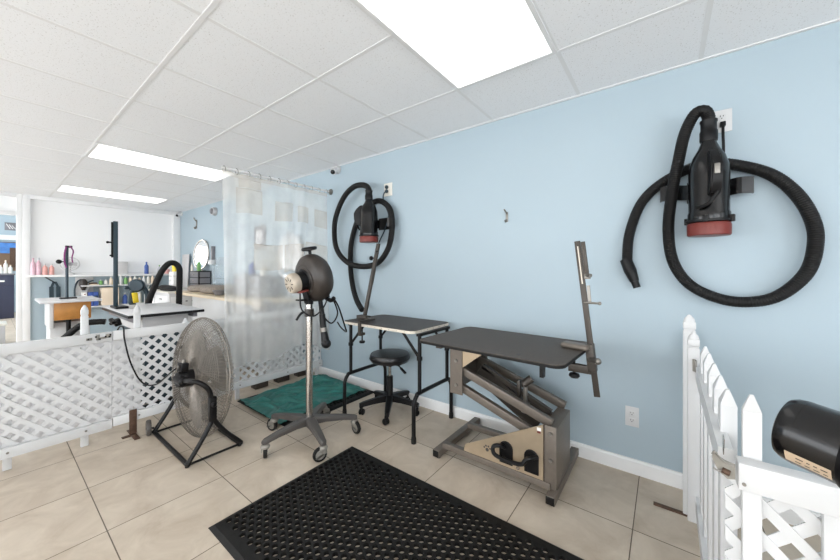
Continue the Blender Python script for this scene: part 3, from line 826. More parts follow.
# fan cord up over the fence
g = MB(); sw = FC + fz * .15 + fy * .09
g.tube([sw, (-2.86, .80, .52), (-3.02, .80, .44), (-3.14, .78, .375), (-3.225, .735, .37), (-3.24, .69, .44), (-3.245, .645, .58), (-3.235, .615, .74), (-3.243, .612, .815), (-3.275, .61, .832), (-3.33, .605, .825), (-3.40, .60, .78)], .0055, 8)
tag(g.build('power_cord', M['black']), 'black cord of the floor fan hanging over the white fence', 'cord')

# ------------------------------------------------------------------ electric lift table
HT = thing('lift_table', 'bronze lift grooming table with charcoal top and slanted arms', 'grooming table', (-.85, 2.05, 0))
Rz = Matrix.Rotation(R(-3.0), 3, 'Z')
TC = V((-.802, 1.925, 0))
tx, ty = Rz @ V((1, 0, 0)), Rz @ V((0, 1, 0))
MB().prism(rrect(.885, .63, .055), TC + V((0, 0, .802)), tx, ty, .014).build('top_edge', M['rubber'], HT)
MB().prism(rrect(.882, .627, .054), TC + V((0, 0, .816)), tx, ty, .004).build('tabletop', M['topmat'], HT)
g = MB(); g.lathe([(0, 0), (.011, 0), (.011, .0008), (0, .001)], TC + tx * .20 - ty * .24 + V((0, 0, .8201)), n=14); g.build('arm_hole', M['black'], HT)
br = M['bronze']
# floor bars
for X in (-1.218, -.487):
    MB().lohi((X - .024, 1.79, .016), (X + .024, 2.39, .062), .003).build('floor_bar', br, HT)
    for Y in (1.805, 2.375):
        MB().box((X, Y, .038), (.044, .034, .042), bev=.002).build('end_plug', M['black'], HT)
        MB().cyl((X, Y + (.02 if Y < 2 else -.02), 0), (X, Y + (.02 if Y < 2 else -.02), .017), .013, n=12).build('foot', M['rubber'], HT)
for Y in (1.855, 2.20):
    MB().lohi((-1.194, Y - .02, .062), (-.50, Y + .02, .10), .003).build('floor_rail', br, HT)
# tall column at the right end
g = MB(); g.lohi((-.545, 1.85, .062), (-.470, 2.17, .395), .004); g.build('column', br, HT)
MB().lohi((-.53, 1.842, .10), (-.468, 1.8495, .41), .002).build('column_face', br, HT)
g = MB()
for z in (.37, .225): g.cyl((-.497, 1.843, z), (-.497, 1.834, z), .010, n=10)
g.build('column_bolt', M['steel'], HT)
# champagne side panel, with two arched pockets
pan = [(-1.03, .105), (-1.02, .150), (-.535, .412), (-.535, .105)]
g = MB(); g.prism(pan, (0, 1.84, 0), (1, 0, 0), (0, 0, 1), .006); g.build('side_panel', M['tan'], HT)['label'] = 'champagne metal side panel'
def arch(x0, w, z0, h):
    p = [(x0, z0), (x0 + w, z0), (x0 + w, z0 + h - w / 2)]
    for i in range(1, 8):
        a = PI * i / 8
        p.append((x0 + w / 2 + w / 2 * math.cos(a), z0 + h - w / 2 + w / 2 * math.sin(a)))
    p.append((x0, z0 + h - w / 2))
    return p
for x0 in (-.785, -.637):
    g = MB(); g.prism(arch(x0, .078, .125, .13), (0, 1.834, 0), (1, 0, 0), (0, 0, 1), .003); pk = g.build('arched_pocket', M['black'], HT)
    g = MB(); pr_ = arch(x0 + .003, .072, .128, .124)
    pts = [V((q[0], 1.829, q[1])) for q in pr_]
    g.tube(pts, .005, 6, closed=True, smooth=1); g.build('pocket_rim', M['rubber'], pk)
g = MB(); g.tube([(-.752, 1.832, .215), (-.775, 1.80, .235), (-.805, 1.785, .225), (-.80, 1.78, .19), (-.755, 1.778, .178), (-.68, 1.778, .178), (-.635, 1.782, .185), (-.615, 1.79, .212), (-.59, 1.80, .225), (-.565, 1.832, .225)], .012, 10); g.build('foot_pedal', M['black'], HT)
g = MB()
px_, pz_ = -.868, .172
for (dx, dz, r) in ((0, -.008, .011), (-.019, .003, .0055), (-.008, .014, .006), (.008, .014, .006), (.019, .003, .0055)):
    g.cyl((px_ + dx, 1.834, pz_ + dz), (px_ + dx, 1.8335, pz_ + dz), r, n=14)
g.build('paw_emblem', M['greyrub'], HT)['label'] = 'grey paw print emblem'
g = MB(); g.cyl((-.675, 1.834, .125), (-.675, 1.826, .125), .011, n=12); g.build('lock_knob', M['chrome'], HT)
g = MB(); g.lohi((-.568, 1.832, .372), (-.546, 1.8345, .39)); stk = g.build('warning_sticker', M['paper'], HT, smooth=False)
g = MB(); g.lohi((-.566, 1.8312, .360), (-.548, 1.8335, .371)); g.build('sticker_band', M['red'], stk, smooth=False)
# slanted twin arms, front and back
def arm(a, b, Y, w=.035, h=.05):
    g = MB(); g.bar((a[0], Y, a[1]), (b[0], Y, b[1]), w, h, up=(0, 1, 0), bev=.003) if False else g.bar((a[0], Y, a[1]), (b[0], Y, b[1]), h, w, up=(0, 1, 0), bev=.003)
    return g.build('lift_arm', br, HT)
for Y in (1.905, 2.20):
    arm((-1.10, .60), (-.505, .40), Y)
    arm((-1.105, .485), (-.56, .30), Y)
g = MB(); g.bar((-1.03, 2.05, .56), (-.62, 2.05, .31), .11, .03, up=(0, 1, 0)); g.bar((-1.0, 2.05, .6), (-.55, 2.05, .40), .03, .03, up=(0, 1, 0)); g.build('actuator_cover', M['bronzed'], HT)
g = MB(); g.bar((-1.07, 1.965, .555), (-.62, 1.965, .385), .012, .012, up=(0, 1, 0)); g.bar((-1.07, 1.965, .445), (-.70, 1.965, .325), .012, .012, up=(0, 1, 0)); g.build('reflection_strip', M['chrome'], HT)  # thin chrome bars put in for bright reflections along the arms
# upper bracket carrying the top
g = MB(); g.lohi((-1.15, 1.865, .44), (-1.06, 1.873, .79)); g.lohi((-1.15, 2.235, .44), (-1.06, 2.243, .79)); g.lohi((-1.152, 1.865, .44), (-1.146, 2.243, .79)); g.build('upper_bracket', br, HT)
g = MB()
for z in (.50, .66): g.cyl((-1.105, 1.866, z), (-1.105, 1.856, z), .011, n=10)
g.build('bracket_bolt', M['steel'], HT)
g = MB(); g.prism([(-1.062, .775), (-1.062, .62), (-.86, .775)], (0, 1.876, 0), (1, 0, 0), (0, 0, 1), .006); g.build('gusset_plate', M['tan'], HT)['label'] = 'champagne gusset plate'
g = MB(); g.lohi((-1.03, 1.80, .764), (-.69, 1.86, .80), .003); g.build('under_rail', M['black'], HT)
g = MB(); g.lohi((-1.20, 1.87, .785), (-.44, 1.91, .802)); g.lohi((-1.20, 2.19, .785), (-.44, 2.23, .802)); g.lohi((-1.19, 1.75, .755), (-1.15, 2.15, .802)); g.build('top_frame', M['bronzed'], HT)
g = MB(); g.bar((-.505, 1.72, .802), (-.505, 1.72, .712), .036, .02); g.build('switch_tab', M['black'], HT)
MB().cyl((-.62, 1.70, .802), (-.62, 1.70, .775), .006, n=8).build('lock_pin', M['black'], HT)
# lift valve standing between the arms
g = MB(); g.cyl((-.70, 2.03, .37), (-.70, 2.03, .545), .014); g.cyl((-.70, 2.03, .37), (-.70, 2.03, .43), .026); g.build('lift_cylinder', M['steel'], HT)
g = MB(); g.cyl((-.71, 2.02, .545), (-.665, 2.04, .585), .024); g.bar((-.74, 2.03, .46), (-.74, 2.03, .56), .03, .022, bev=.003); g.build('valve_cap', M['bronzed'], HT)

# grooming arm clamped to the lift table
t = thing('grooming_post', 'dark slotted grooming arm clamped to the right edge of the lift table', 'grooming arm', (-.36, 2.0, .82), 0, 'grooming arms on the tables')
a0, a1 = V((-.296, 2.0, .57)), V((-.396, 2.0, 1.425)); dd = a1 - a0
MB().bar(a0, a1, .012, .030, up=(1, 0, 0), bev=.0015).build('pole', M['bronzed'], t)
dn = dd.normalized()
g = MB(); g.bar(a0 + dd * .72 + V((-.0, -.0065, 0)), a0 + dd * .965 + V((-.0, -.0065, 0)), .002, .006, up=(1, 0, 0)); g.build('slot', M['cream'], t)
g = MB(); g.bar(a0 + dd * .78 + V((.028, -.0, 0)), a0 + dd * .995 + V((.028, -.0, 0)), .012, .022, up=(1, 0, 0), bev=.001); g.build('extension_bar', M['bronzed'], t)
g = MB()
p = a0 + dd * .775; g.cyl(p + V((.02, 0, 0)), p + V((.05, -.02, 0)), .010, n=10); g.box(p + V((.03, 0, -.005)), (.03, .02, .03), bev=.003)
p = a0 + dd * .64; g.bar(p + V((.02, 0, .06)), p + V((.028, 0, -.03)), .010, .016, up=(1, 0, 0)); g.cyl(p + V((.0, -.01, -.035)), p + V((.075, -.015, -.035)), .0065, n=10); g.ball(p + V((.078, -.015, -.035)), .010)
g.build('thumb_screws', M['steel'], t)
g = MB(); g.box((-.40, 1.99, .836), (.15, .075, .030), (0, 0, R(-12)), .013, 3); g.build('clamp_top', M['bronze'], t)['label'] = 'grey cast clamp plate'
g = MB(); g.box((-.325, 2.0, .78), (.042, .05, .15), (0, R(-6.5), 0), .003); g.bar((-.44, 1.995, .712), (-.32, 1.995, .712), .045, .028, up=(0, 1, 0), bev=.003); g.build('clamp_jaw', M['bronzed'], t)
g = MB(); g.cyl((-.41, 1.995, .67), (-.41, 1.995, .80), .006, n=10); g.lathe([(0, 0), (.022, 0), (.03, .01), (.026, .022), (.01, .028), (0, .028)], (-.41, 1.995, .655), n=14); g.build('clamp_screw', M['black'], t)
g = MB(); g.cyl((-.327, 1.975, .775), (-.29, 1.95, .775), .012, n=10); g.ball((-.285, 1.945, .778), .018); g.build('pole_lock_knob', M['steel'], t)

# ------------------------------------------------------------------ rubber mats
def holed_mat(name, label, x0, x1, y0, y1, b=.036, px_=.0363, py_=.0385, r=.0150, h=.018, gr=None):
    g = MB(); bm = g.bm
    nx = int((x1 - x0 - 2 * b) / px_); ny = int((y1 - y0 - 2 * b) / py_)
    ax0 = (x0 + x1) / 2 - nx * px_ / 2; ay0 = (y0 + y1) / 2 - ny * py_ / 2
    ax1 = ax0 + nx * px_; ay1 = ay0 + ny * py_
    N = 12
    def cell(cx, cy, wx, wy):
        top = []; bot = []; outer = []
        for j in range(N):
            a = 2 * PI * (j + .5) / N
            top.append(bm.verts.new((cx + r * math.cos(a), cy + r * math.sin(a), h)))
            bot.append(bm.verts.new((cx + r * 1.05 * math.cos(a), cy + r * 1.05 * math.sin(a), .0005)))
            k = max(abs(math.cos(a)) / (wx / 2), abs(math.sin(a)) / (wy / 2))
            outer.append(bm.verts.new((cx + math.cos(a) / k, cy + math.sin(a) / k, h)))
        cs = [bm.verts.new((cx + sx * wx / 2, cy + sy * wy / 2, h)) for sx, sy in ((1, 1), (-1, 1), (-1, -1), (1, -1))]
        for j in range(N):
            k = (j + 1) % N
            bm.faces.new((top[j], top[k], bot[k], bot[j]))
            # insert the cell corner where the angle range crosses it
            aj = 2 * PI * (j + .5) / N; ak = aj + 2 * PI / N
            corner = None
            for q, s_ in enumerate(((1, 1), (-1, 1), (-1, -1), (1, -1))):
                ca = math.atan2(s_[1] * wy, s_[0] * wx) % (2 * PI)
                for tt in (ca, ca + 2 * PI):
                    if aj < tt < ak: corner = cs[q]
            if corner is None: bm.faces.new((top[j], outer[j], outer[k], top[k]))
            else: bm.faces.new((top[j], outer[j], corner, outer[k], top[k]))
    for i in range(nx):
        cx = ax0 + (i + .5) * px_
        if i % 2 == 0:
            for j in range(ny): cell(cx, ay0 + (j + .5) * py_, px_, py_)
        else:
            for j in range(ny - 1): cell(cx, ay0 + (j + 1) * py_, px_, py_)
            for yy in (ay0, ay1 - py_ / 2):
                bm.faces.new([bm.verts.new(v) for v in ((cx - px_ / 2, yy, h), (cx + px_ / 2, yy, h), (cx + px_ / 2, yy + py_ / 2, h), (cx - px_ / 2, yy + py_ / 2, h))])
    outer = [(x0, y0), (x1, y0), (x1, y1), (x0, y1)]
    mid = [(x0 + .02, y0 + .02), (x1 - .02, y0 + .02), (x1 - .02, y1 - .02), (x0 + .02, y1 - .02)]
    inn = [(ax0, ay0), (ax1, ay0), (ax1, ay1), (ax0, ay1)]
    for i in range(4):
        k = (i + 1) % 4
        for (A, za), (B, zb) in (((outer, .001), (mid, h * .8)), ((mid, h * .8), (inn, h))):
            bm.faces.new([bm.verts.new((*A[i], za)), bm.verts.new((*A[k], za)), bm.verts.new((*B[k], zb)), bm.verts.new((*B[i], zb))])
    return tag(g.build(name, M['rubber'], None, smooth=False), label, 'mat', 'black rubber floor mats')
holed_mat('rubber_mat', 'black rubber mat full of round holes on the tiles in the foreground', -1.787, -.263, .647, 1.565)
holed_mat('rubber_mat', 'black rubber mat under the teal sheet beside the wall', -3.27, -2.37, 1.43, 2.39)

# teal sheet lying in wrinkles over the far mat
g = MB(); bm = g.bm
NX, NY = 80, 92
def wr(u, v):
    p = V((u * 2.2 + v * 1.3, v * 4.5 - u * 1.5, 3.1))
    q = V((u * 7, v * 11 + u * 4, 1.7))
    a = 1 - abs(noise.noise(p))
    return .0215 + .045 * max(0, a - .62) + .012 * abs(noise.noise(q))
random.seed(5)
folds = [(random.uniform(0, 1), random.uniform(0, 1), random.uniform(.3, 1.5), random.uniform(.15, .5), random.uniform(.016, .034), random.uniform(.014, .028)) for _ in range(22)]
def fold_h(u, v):
    h = 0
    for fu, fv, fa, fl, fh, fw in folds:
        du, dv = u - fu, v - fv
        along = du * math.cos(fa) + dv * math.sin(fa); ac = -du * math.sin(fa) + dv * math.cos(fa) + .05 * math.sin(along * 9)
        h += fh * math.exp(-(ac / fw) ** 2) * math.exp(-(along / fl) ** 4)
    return min(h, .045)
grid = []
for i in range(NX + 1):
    row = []
    for j in range(NY + 1):
        u, v = i / NX, j / NY
        x = -3.20 + u * .745 + .02 * noise.noise(V((v * 3, .3, 0))) * (1 if i == 0 else 1)
        y = 1.41 + v * .93 - .06 * u * (1 - v) * 0 + .03 * noise.noise(V((u * 3, 1.7, 0)))
        e = min(u, 1 - u, v, 1 - v)
        z = wr(u, v) + fold_h(u, v) * min(1, e * 12)
        row.append(bm.verts.new((x, y, max(z, .0195))))
    grid.append(row)
for i in range(NX):
    for j in range(NY): bm.faces.new((grid[i][j], grid[i + 1][j], grid[i + 1][j + 1], grid[i][j + 1]))
sh = g.build('teal_sheet', M['teal'], angle=80)
md = sh.modifiers.new('thickness', 'SOLIDIFY'); md.thickness = .0025; md.offset = 1
tag(sh, 'wrinkled teal sheet spread over the far black mat', 'sheet')

# ------------------------------------------------------------------ fences
def lattice(mb, o, ux, uz, n, W, Hh, pitch=.082, strip=.026, th=.004, two=True):
    """diagonal lattice in the plane (ux, uz); clipped to W x Hh"""
    o, ux, uz, n = V(o), V(ux), V(uz), V(n)
    for lay, sg in ((0, 1), (1, -1)):
        k = -Hh if sg > 0 else 0
        lo = -Hh; hi = W + Hh
        c = lo
        while c < hi:
            # line x - sg*z = c  (z from 0 to Hh)
            pts = []
            half = strip * .7071
            def clip(cc):
                # returns the z range for which x = cc + sg*z lies in [0, W]
                if sg > 0: z0, z1 = max(0, -cc), min(Hh, W - cc)
                else: z0, z1 = max(0, cc - W), min(Hh, cc)
                return z0, z1
            za0, za1 = clip(c - half); zb0, zb1 = clip(c + half)
            if za1 - za0 > .004 and zb1 - zb0 > .004:
                poly = [(c - half + sg * za0, za0), (c + half + sg * zb0, zb0), (c + half + sg * zb1, zb1), (c - half + sg * za1, za1)]
                d = n * (th * lay * 1.02)
                mb.prism(poly, o + d, ux, uz, th)
            c += pitch * 1.0

def picket_top(mb, x, y, z0, z1, w, d, style):
    if style == 'dome':
        mb.lohi((x - d / 2, y - w / 2, z0), (x + d / 2, y + w / 2, z1 - .095), .003)
        mb.lohi((x - d * .43, y - w * .43, z1 - .095), (x + d * .43, y + w * .43, z1 - .085))
        mb.lohi((x - d / 2, y - w / 2, z1 - .085), (x + d / 2, y + w / 2, z1 - .05), .004)
        m_ = max(w, d) / 2
        mb.ball((x, y, z1 - .05), m_ * .94, (d / 2 / m_, w / 2 / m_, 1.35), 16)
        mb.ball((x, y, z1 - .028), m_ * .5, (d / 2 / m_, w / 2 / m_, 1.3), 12)
    else:
        mb.lohi((x - d / 2, y - w / 2, z0), (x + d / 2, y + w / 2, z1 - .04), .002)
        a = [V((x + sx * d / 2, y + sy * w / 2, z1 - .04)) for sx, sy in ((-1, -1), (1, -1), (1, 1), (-1, 1))]
        b = [V((x + sx * d * .11, y + sy * w * .14, z1)) for sx, sy in ((-1, -1), (1, -1), (1, 1), (-1, 1))]
        mb.rings([a, b])

FX = -3.29
def fence_panel(label, y0, y1, posts, zt=.803, zb=.165, foot=True, x=FX, ptops=(), rail_drop=0.0):
    t = thing('lattice_fence', label, 'fence', (x, (y0 + y1) / 2, 0), 0, 'white lattice fence panels')
    MB().lohi((x - .0, y0, zt - .068), (x + .03, y1, zt), .003).build('top_rail', M['white'], t)
    MB().lohi((x - .0, y0, zb - .065), (x + .03, y1, zb), .003).build('bottom_rail', M['white'], t)
    g = MB(); lattice(g, (x - .002, y1, zb - .02), (0, -1, 0), (0, 0, 1), (-1, 0, 0), y1 - y0, zt - zb - .01); g.build('lattice', M['white'], t, smooth=False)
    for (py_, z0, z1) in posts:
        g = MB()
        if z1 > zt + .05: picket_top(g, x - .030, py_, z0, z1, .040, .024, 'dome')
        else: g.lohi((x - .042, py_ - .019, z0), (x - .018, py_ + .019, z1), .003)
        g.build('picket', M['white'], t)
        g = MB(); g.cyl((x + .03, py_, zb - .03), (x + .034, py_, zb - .03), .007, n=8); g.build('screw', M['steel'], t)
    return t
FP1 = fence_panel('white lattice fence panel at the left edge of the photo, nearest the doorway', -.62, .552, [(-.45, .0, 1.02), (.072, .0, .79), (.415, .0, 1.025)], zt=.803, zb=.155)
fence_panel('white lattice fence panel behind the floor fan', .556, 1.352, [(.705, .09, 1.0), (1.03, .09, .86)], zt=.806, zb=.165)
fence_panel('white lattice fence panel behind the clear curtain, reaching the blue wall', 1.356, 2.40, [(1.455, .0, .79), (1.95, .1, .79), (2.36, .0, .79)], zt=.82, zb=.18)
MB().lohi((FX - .075, -.60, .11), (FX - .072, .72, .74)).build('backing_sheet', M['milky'], FP1, smooth=False)['label'] = 'milky plastic sheet behind the lattice'
# small foot brackets
def foot_bracket(loc, label, m, pts, w, th):
    g = MB()
    for a, b in pts: g.bar(a, b, w, th)
    return tag(g.build('foot_bracket', m), label, 'bracket', 'fence foot brackets')
t = thing('floor_strap', 'rusty brown steel foot bracket under the fence left of the fan', 'bracket', (-3.25, .66, 0), 0, 'fence foot brackets')
MB().lohi((-3.257, .645, .006), (-3.251, .69, .19), .001).build('upright', M['rust'], t)
MB().lohi((-3.36, .65, 0), (-3.13, .685, .006), .001).build('foot', M['rust'], t)
MB().lohi((-3.257, .60, 0.001), (-3.22, .65, .006), .001).build('foot', M['rust'], t)
t = thing('floor_strap', 'dark steel strap on the floor under the tall right-hand picket', 'bracket', (.03, 2.17, 0), 0, 'fence foot brackets')
MB().lohi((-.05, 2.150, 0), (.125, 2.178, .006), .001).build('foot', M['rust'], t)
MB().lohi((.119, 2.150, .004), (.125, 2.178, .16), .001).build('upright', M['rust'], t)

# black hinge plates on the fence top near the white table
t = FP1
g = MB()
for (y, z, w, h) in ((.43, .768, .03, .018), (.475, .775, .02, .04), (.50, .768, .035, .014), (.53, .778, .03, .028)): g.box((FX + .032, y, z), (.006, w, h), bev=.001)
hl = g.build('hinge', M['steel'], t)
for (y, z) in ((.425, .768), (.465, .78), (.485, .762), (.515, .775), (.535, .77), (.54, .785)): MB().box((FX + .036, y, z), (.006, .010, .012), bev=.001).build('hinge_screw', M['black'], hl)

# right: fixed stub by the wall, gate, near panel
t = thing('lattice_fence', 'short white lattice stub with a tall round-topped picket against the blue wall', 'fence', (.1, 2.28, 0))
g = MB(); picket_top(g, .100, 2.175, .0, 1.045, .03, .052, 'dome'); g.build('picket', M['white'], t)
g = MB(); picket_top(g, .112, 2.35, .0, .95, .03, .04, 'dome'); g.build('picket', M['white'], t)
MB().lohi((.10, 2.19, .735), (.13, 2.40, .80), .003).build('top_rail', M['white'], t)
MB().lohi((.10, 2.19, .11), (.13, 2.40, .17), .003).build('bottom_rail', M['white'], t)
g = MB(); lattice(g, (.095, 2.40, .15), (0, -1, 0), (0, 0, 1), (-1, 0, 0), .21, .62); g.build('lattice', M['white'], t, smooth=False)

G = thing('picket_gate', 'white picket gate seen edge-on beside the blue wall, with pointed tops', 'gate', (.13, 1.62, 0))
g = MB(); picket_top(g, .112, 2.085, .03, .975, .03, .046, 'dome'); g.build('hinge_picket', M['white'], G)
def rail(z0, z1, nm):
    g = MB(); g.rings([[V((.118, 2.10, z0)), V((.148, 2.10, z0)), V((.148, 2.10, z1)), V((.118, 2.10, z1))], [V((.112, 1.165, z0)), V((.142, 1.165, z0)), V((.142, 1.165, z1)), V((.112, 1.165, z1))]]); g.build(nm, M['white'], G, smooth=False)
rail(.735, .80, 'top_rail'); rail(.10, .165, 'bottom_rail')
for y in (1.95, 1.80, 1.62, 1.45, 1.30):
    g = MB(); picket_top(g, .146, y, .04, .918, .05, .036, 'point'); g.build('picket', M['white'], G)

NP = thing('lattice_fence', 'near white lattice fence panel with a pointed picket, in the lower right corner', 'fence', (.55, 1.12, 0), 0, 'white lattice fence panels')
MB().lohi((.142, 1.095, .735), (1.40, 1.140, .80), .003).build('top_rail', M['white'], NP)
MB().lohi((.142, 1.095, .10), (1.40, 1.140, .165), .003).build('bottom_rail', M['white'], NP)
for x, z1 in ((.173, .955), (.305, .735), (.52, .955), (.66, .955), (.85, .955), (1.05, .955), (1.25, .955)):
    g = MB()
    if z1 > .9: picket_top(g, x, 1.150, .02, z1, .018, .035, 'point')
    else: g.lohi((x - .0175, 1.141, .02), (x + .0175, 1.158, z1), .002)
    g.build('picket', M['white'], NP)
g = MB(); lattice(g, (.125, 1.164, .14), (1, 0, 0), (0, 0, 1), (0, -1, 0), 1.25, .62, pitch=.082, strip=.026, th=.004); g.build('lattice', M['white'], NP, smooth=False)
g = MB(); g.cyl((.152, 1.095, .752), (.152, 1.092, .752), .004, n=10); g.build('screw', M['steel'], NP)
t = thing('gate_latch', 'silver hook latch joining the picket gate to the near fence panel', 'latch', (.12, 1.10, .79))
g = MB(); g.prism([(-.025, .012), (-.02, .022), (.0, .01), (.018, .006), (.018, -.03), (.004, -.034), (-.012, -.02), (-.02, -.004)], (.118, 1.092, .79), (1, 0, 0), (0, 0, 1), .003); g.build('plate', M['castor'], t)
g = MB(); g.tube([(.094, 1.088, .808), (.099, 1.086, .818), (.105, 1.087, .808), (.118, 1.088, .797), (.134, 1.09, .792)], .0022, 6)
g.tube([(.096, 1.088, .776), (.104, 1.086, .772), (.114, 1.087, .774)], .0022, 6); g.build('hook', M['steel'], t)
g = MB(); g.cyl((.112, 1.088, .776), (.126, 1.086, .772), .007, n=10); g.build('spring', M['rust'], t)
g = MB(); g.box((.119, 1.13, .822), (.002, .02, .045), (R(15), 0, 0)); g.build('strike', M['chrome'], t)
t = G
g = MB(); g.box((.118, 2.055, .80), (.008, .03, .055), bev=.001); g.cyl((.113, 2.07, .77), (.113, 2.07, .83), .006, n=8); g.build('hinge', M['steel'], t)

# ------------------------------------------------------------------ curtain
CXX = -3.12
rod = thing('curtain_rod', 'thin white curtain rod from the blue wall under the ceiling', 'curtain rod', (CXX, 1.8, 2.17))
MB().cyl((CXX, 1.24, 2.165), (CXX, WY - .002, 2.165), .011, n=12).build('tube', M['whitep'], rod)
g = MB(); g.lathe([(0, 0), (.035, 0), (.035, .008), (.02, .03), (0, .032)], (CXX, WY - .001, 2.165), (0, -1, 0), n=18); g.build('end_bracket', M['steel'], rod)
CU = thing('shower_curtain', 'clear milky vinyl curtain with mesh pockets hanging from the rod', 'curtain', (CXX, 1.8, 2.14))
g = MB(); bm = g.bm
NY2, NZ = 150, 26
def cur(u, v):
    y = 1.24 + u * 1.135
    amp = .010 + .004 * math.sin(u * 9)
    x = CXX + amp * math.sin(u * 2 * PI * 7.5 + .6 * math.sin(v * 3)) * (.65 + .5 * v) + .01 * math.sin(u * 37 + v * 2)
    hem = .32 + .10 * math.sin(u * 3.0 - .3) - .25 * u * (1 - u) * 0 + .04 * math.sin(u * 11)
    z = 2.135 - v * (2.135 - hem)
    return V((x, y + .015 * math.sin(v * 2.2 + u * 5), z))
gr = [[bm.verts.new(cur(i / NY2, j / NZ)) for j in range(NZ + 1)] for i in range(NY2 + 1)]
for i in range(NY2):
    for j in range(NZ): bm.faces.new((gr[i][j], gr[i + 1][j], gr[i + 1][j + 1], gr[i][j + 1]))
g.build('panel', M['curtain'], CU, angle=180)
# thicker top hem
g = MB(); bm = g.bm
for i in range(NY2):
    a, b = i / NY2, (i + 1) / NY2
    q = [cur(a, -.002), cur(b, -.002), cur(b, .02), cur(a, .02)]
    bm.faces.new([bm.verts.new(p + V((.003, 0, 0))) for p in q])
g.build('top_hem', M['mesh'], CU, angle=180)
def pocket(u0, u1, v0, v1):
    g = MB(); bm = g.bm
    n_ = 14
    gr = [[bm.verts.new(cur(u0 + (u1 - u0) * i / n_, v0 + (v1 - v0) * j / 4) + V((.006 + .014 * math.sin(PI * i / n_) * j / 4, 0, 0))) for j in range(5)] for i in range(n_ + 1)]
    for i in range(n_):
        for j in range(4): bm.faces.new((gr[i][j], gr[i + 1][j], gr[i + 1][j + 1], gr[i][j + 1]))
    o = g.build('pocket', M['mesh'], CU, angle=180)
    g = MB(); top = [cur(u0 + (u1 - u0) * i / n_, v0) + V((.008, 0, 0)) for i in range(n_ + 1)]
    g.tube(top, .004, 5, smooth=1)
    g.tube([cur(u0, v0 + (v1 - v0) * j / 4) + V((.008, 0, 0)) for j in range(5)], .0025, 5, smooth=1)
    g.tube([cur(u1, v0 + (v1 - v0) * j / 4) + V((.008, 0, 0)) for j in range(5)], .0025, 5, smooth=1)
    g.build('binding', M['mesh'], o)
for a in ((.10, .30, .07, .20), (.12, .29, .02, .065), (.42, .60, .11, .22), (.66, .78, .12, .22), (.84, .99, .12, .23), (.24, .50, .36, .50), (.52, .72, .36, .52), (.76, .98, .34, .5)):
    pocket(*a)
for i in range(12):
    u = .015 + i * .0882
    p = cur(u, 0)
    g = MB(); g.torus((CXX, p.y, 2.153), (0, 1, .15), .027, .0026, 20, 6)
    g.build('hook_ring', M['steel'], CU)

# ------------------------------------------------------------------ white grooming table beyond the fence
WT = thing('grooming_table', 'white-topped grooming table with black edge behind the fence', 'grooming table')
x0, x1, y0, y1, zt = -4.70, -3.66, .72, 1.29, .87
MB().lohi((x0, y0, zt - .006), (x1, y1, zt), .002).build('tabletop', M['tabletop'], WT)
MB().lohi((x0 - .004, y0 - .004, zt - .03), (x1 + .004, y1 + .004, zt - .006), .003).build('edge_band', M['black'], WT)
MB().lohi((x0 + .1, y0 + .12, .68), (x1 - .1, y1 - .1, zt - .03), .004).build('apron', M['greypanel'], WT)
MB().lohi((x0 + .14, y0 + .14, .03), (x1 - .14, y1 - .12, .68), .004).build('base_cabinet', M['petrol'], WT)['label'] = 'dark block standing in for the darkness beneath the table'  # solid dark block stands in for the darkness under the tabletop
g = MB(); g.lohi((x0 + .05, y0 + .04, zt - .075), (x1 - .05, y0 + .07, zt - .03)); g.lohi((x0 + .05, y1 - .07, zt - .075), (x1 - .05, y1 - .04, zt - .03)); g.build('top_frame', M['greydark'], WT)
for X in (x0 + .1, x1 - .1):
    MB().lohi((X - .03, y0 + .04, 0), (X + .03, y1 - .04, .03), .003).build('foot', M['black'], WT)
t = thing('grooming_post', 'tall black grooming arm post standing on the white table', 'grooming arm', (-4.42, .80, .87), 0, 'grooming arms on the tables')
MB().box((-4.42, .80, .882), (.24, .10, .022), bev=.004).build('base_plate', M['black'], t)
MB().lohi((-4.42 - .012, .772 - .017, .89), (-4.42 + .012, .772 + .017, 1.745), .002).build('pole', M['petrol'], t)
MB().lohi((-4.42 - .009, .755 - .016, 1.38), (-4.42 + .009, .755, 1.735), .002).build('slide_bar', M['black'], t)
g = MB(); g.cyl((-4.40, .75, 1.53), (-4.40, .715, 1.53), .008, n=8); g.ball((-4.40, .71, 1.53), .012); g.build('knob', M['black'], t); g = MB(); g.cyl((-4.40, .75, 1.40), (-4.40, .725, 1.40), .008, n=8); g.build('knob', M['black'], t)
t = thing('hose_arch', 'tall black hose arching up behind the white table', 'hose', (-4.75, 1.25, .87))
g = MB(); g.tube([(-4.80, 1.08, .55), (-4.80, 1.12, .86), (-4.80, 1.17, 1.03), (-4.80, 1.235, 1.21), (-4.80, 1.305, 1.32), (-4.80, 1.37, 1.335), (-4.80, 1.42, 1.28), (-4.80, 1.425, 1.15), (-4.80, 1.42, .86), (-4.80, 1.42, .5)], .034, 12, ribs=.014); g.build('hose', M['hose'], t)
g = MB(); g.cyl((-4.80, 1.08, .0), (-4.80, 1.08, .57), .045); g.cyl((-4.80, 1.42, 0), (-4.80, 1.42, .52), .045); g.build('ground_sleeve', M['black'], t)
t = thing('blower', 'dark blue-black blower head with a yellow tag behind the white table', 'blower', (-4.95, 1.06, .9))
g = MB(); g.lathe([(0, -.05), (.06, -.05), (.075, -.03), (.075, .03), (.06, .05), (0, .05)], (-4.95, 1.05, 1.07), (1, -.4, 0), n=24); g.build('housing', M['petrol'], t)
g = MB(); g.tube([(-4.95, 1.02, 1.02), (-4.95, .99, .96), (-4.95, .99, .88), (-4.95, 1.03, .84)], .022, 10); g.tube([(-4.95, 1.10, 1.06), (-4.95, 1.14, .98), (-4.95, 1.15, .86), (-4.95, 1.15, .02)], .026, 10); g.build('support_arm', M['petrol'], t)
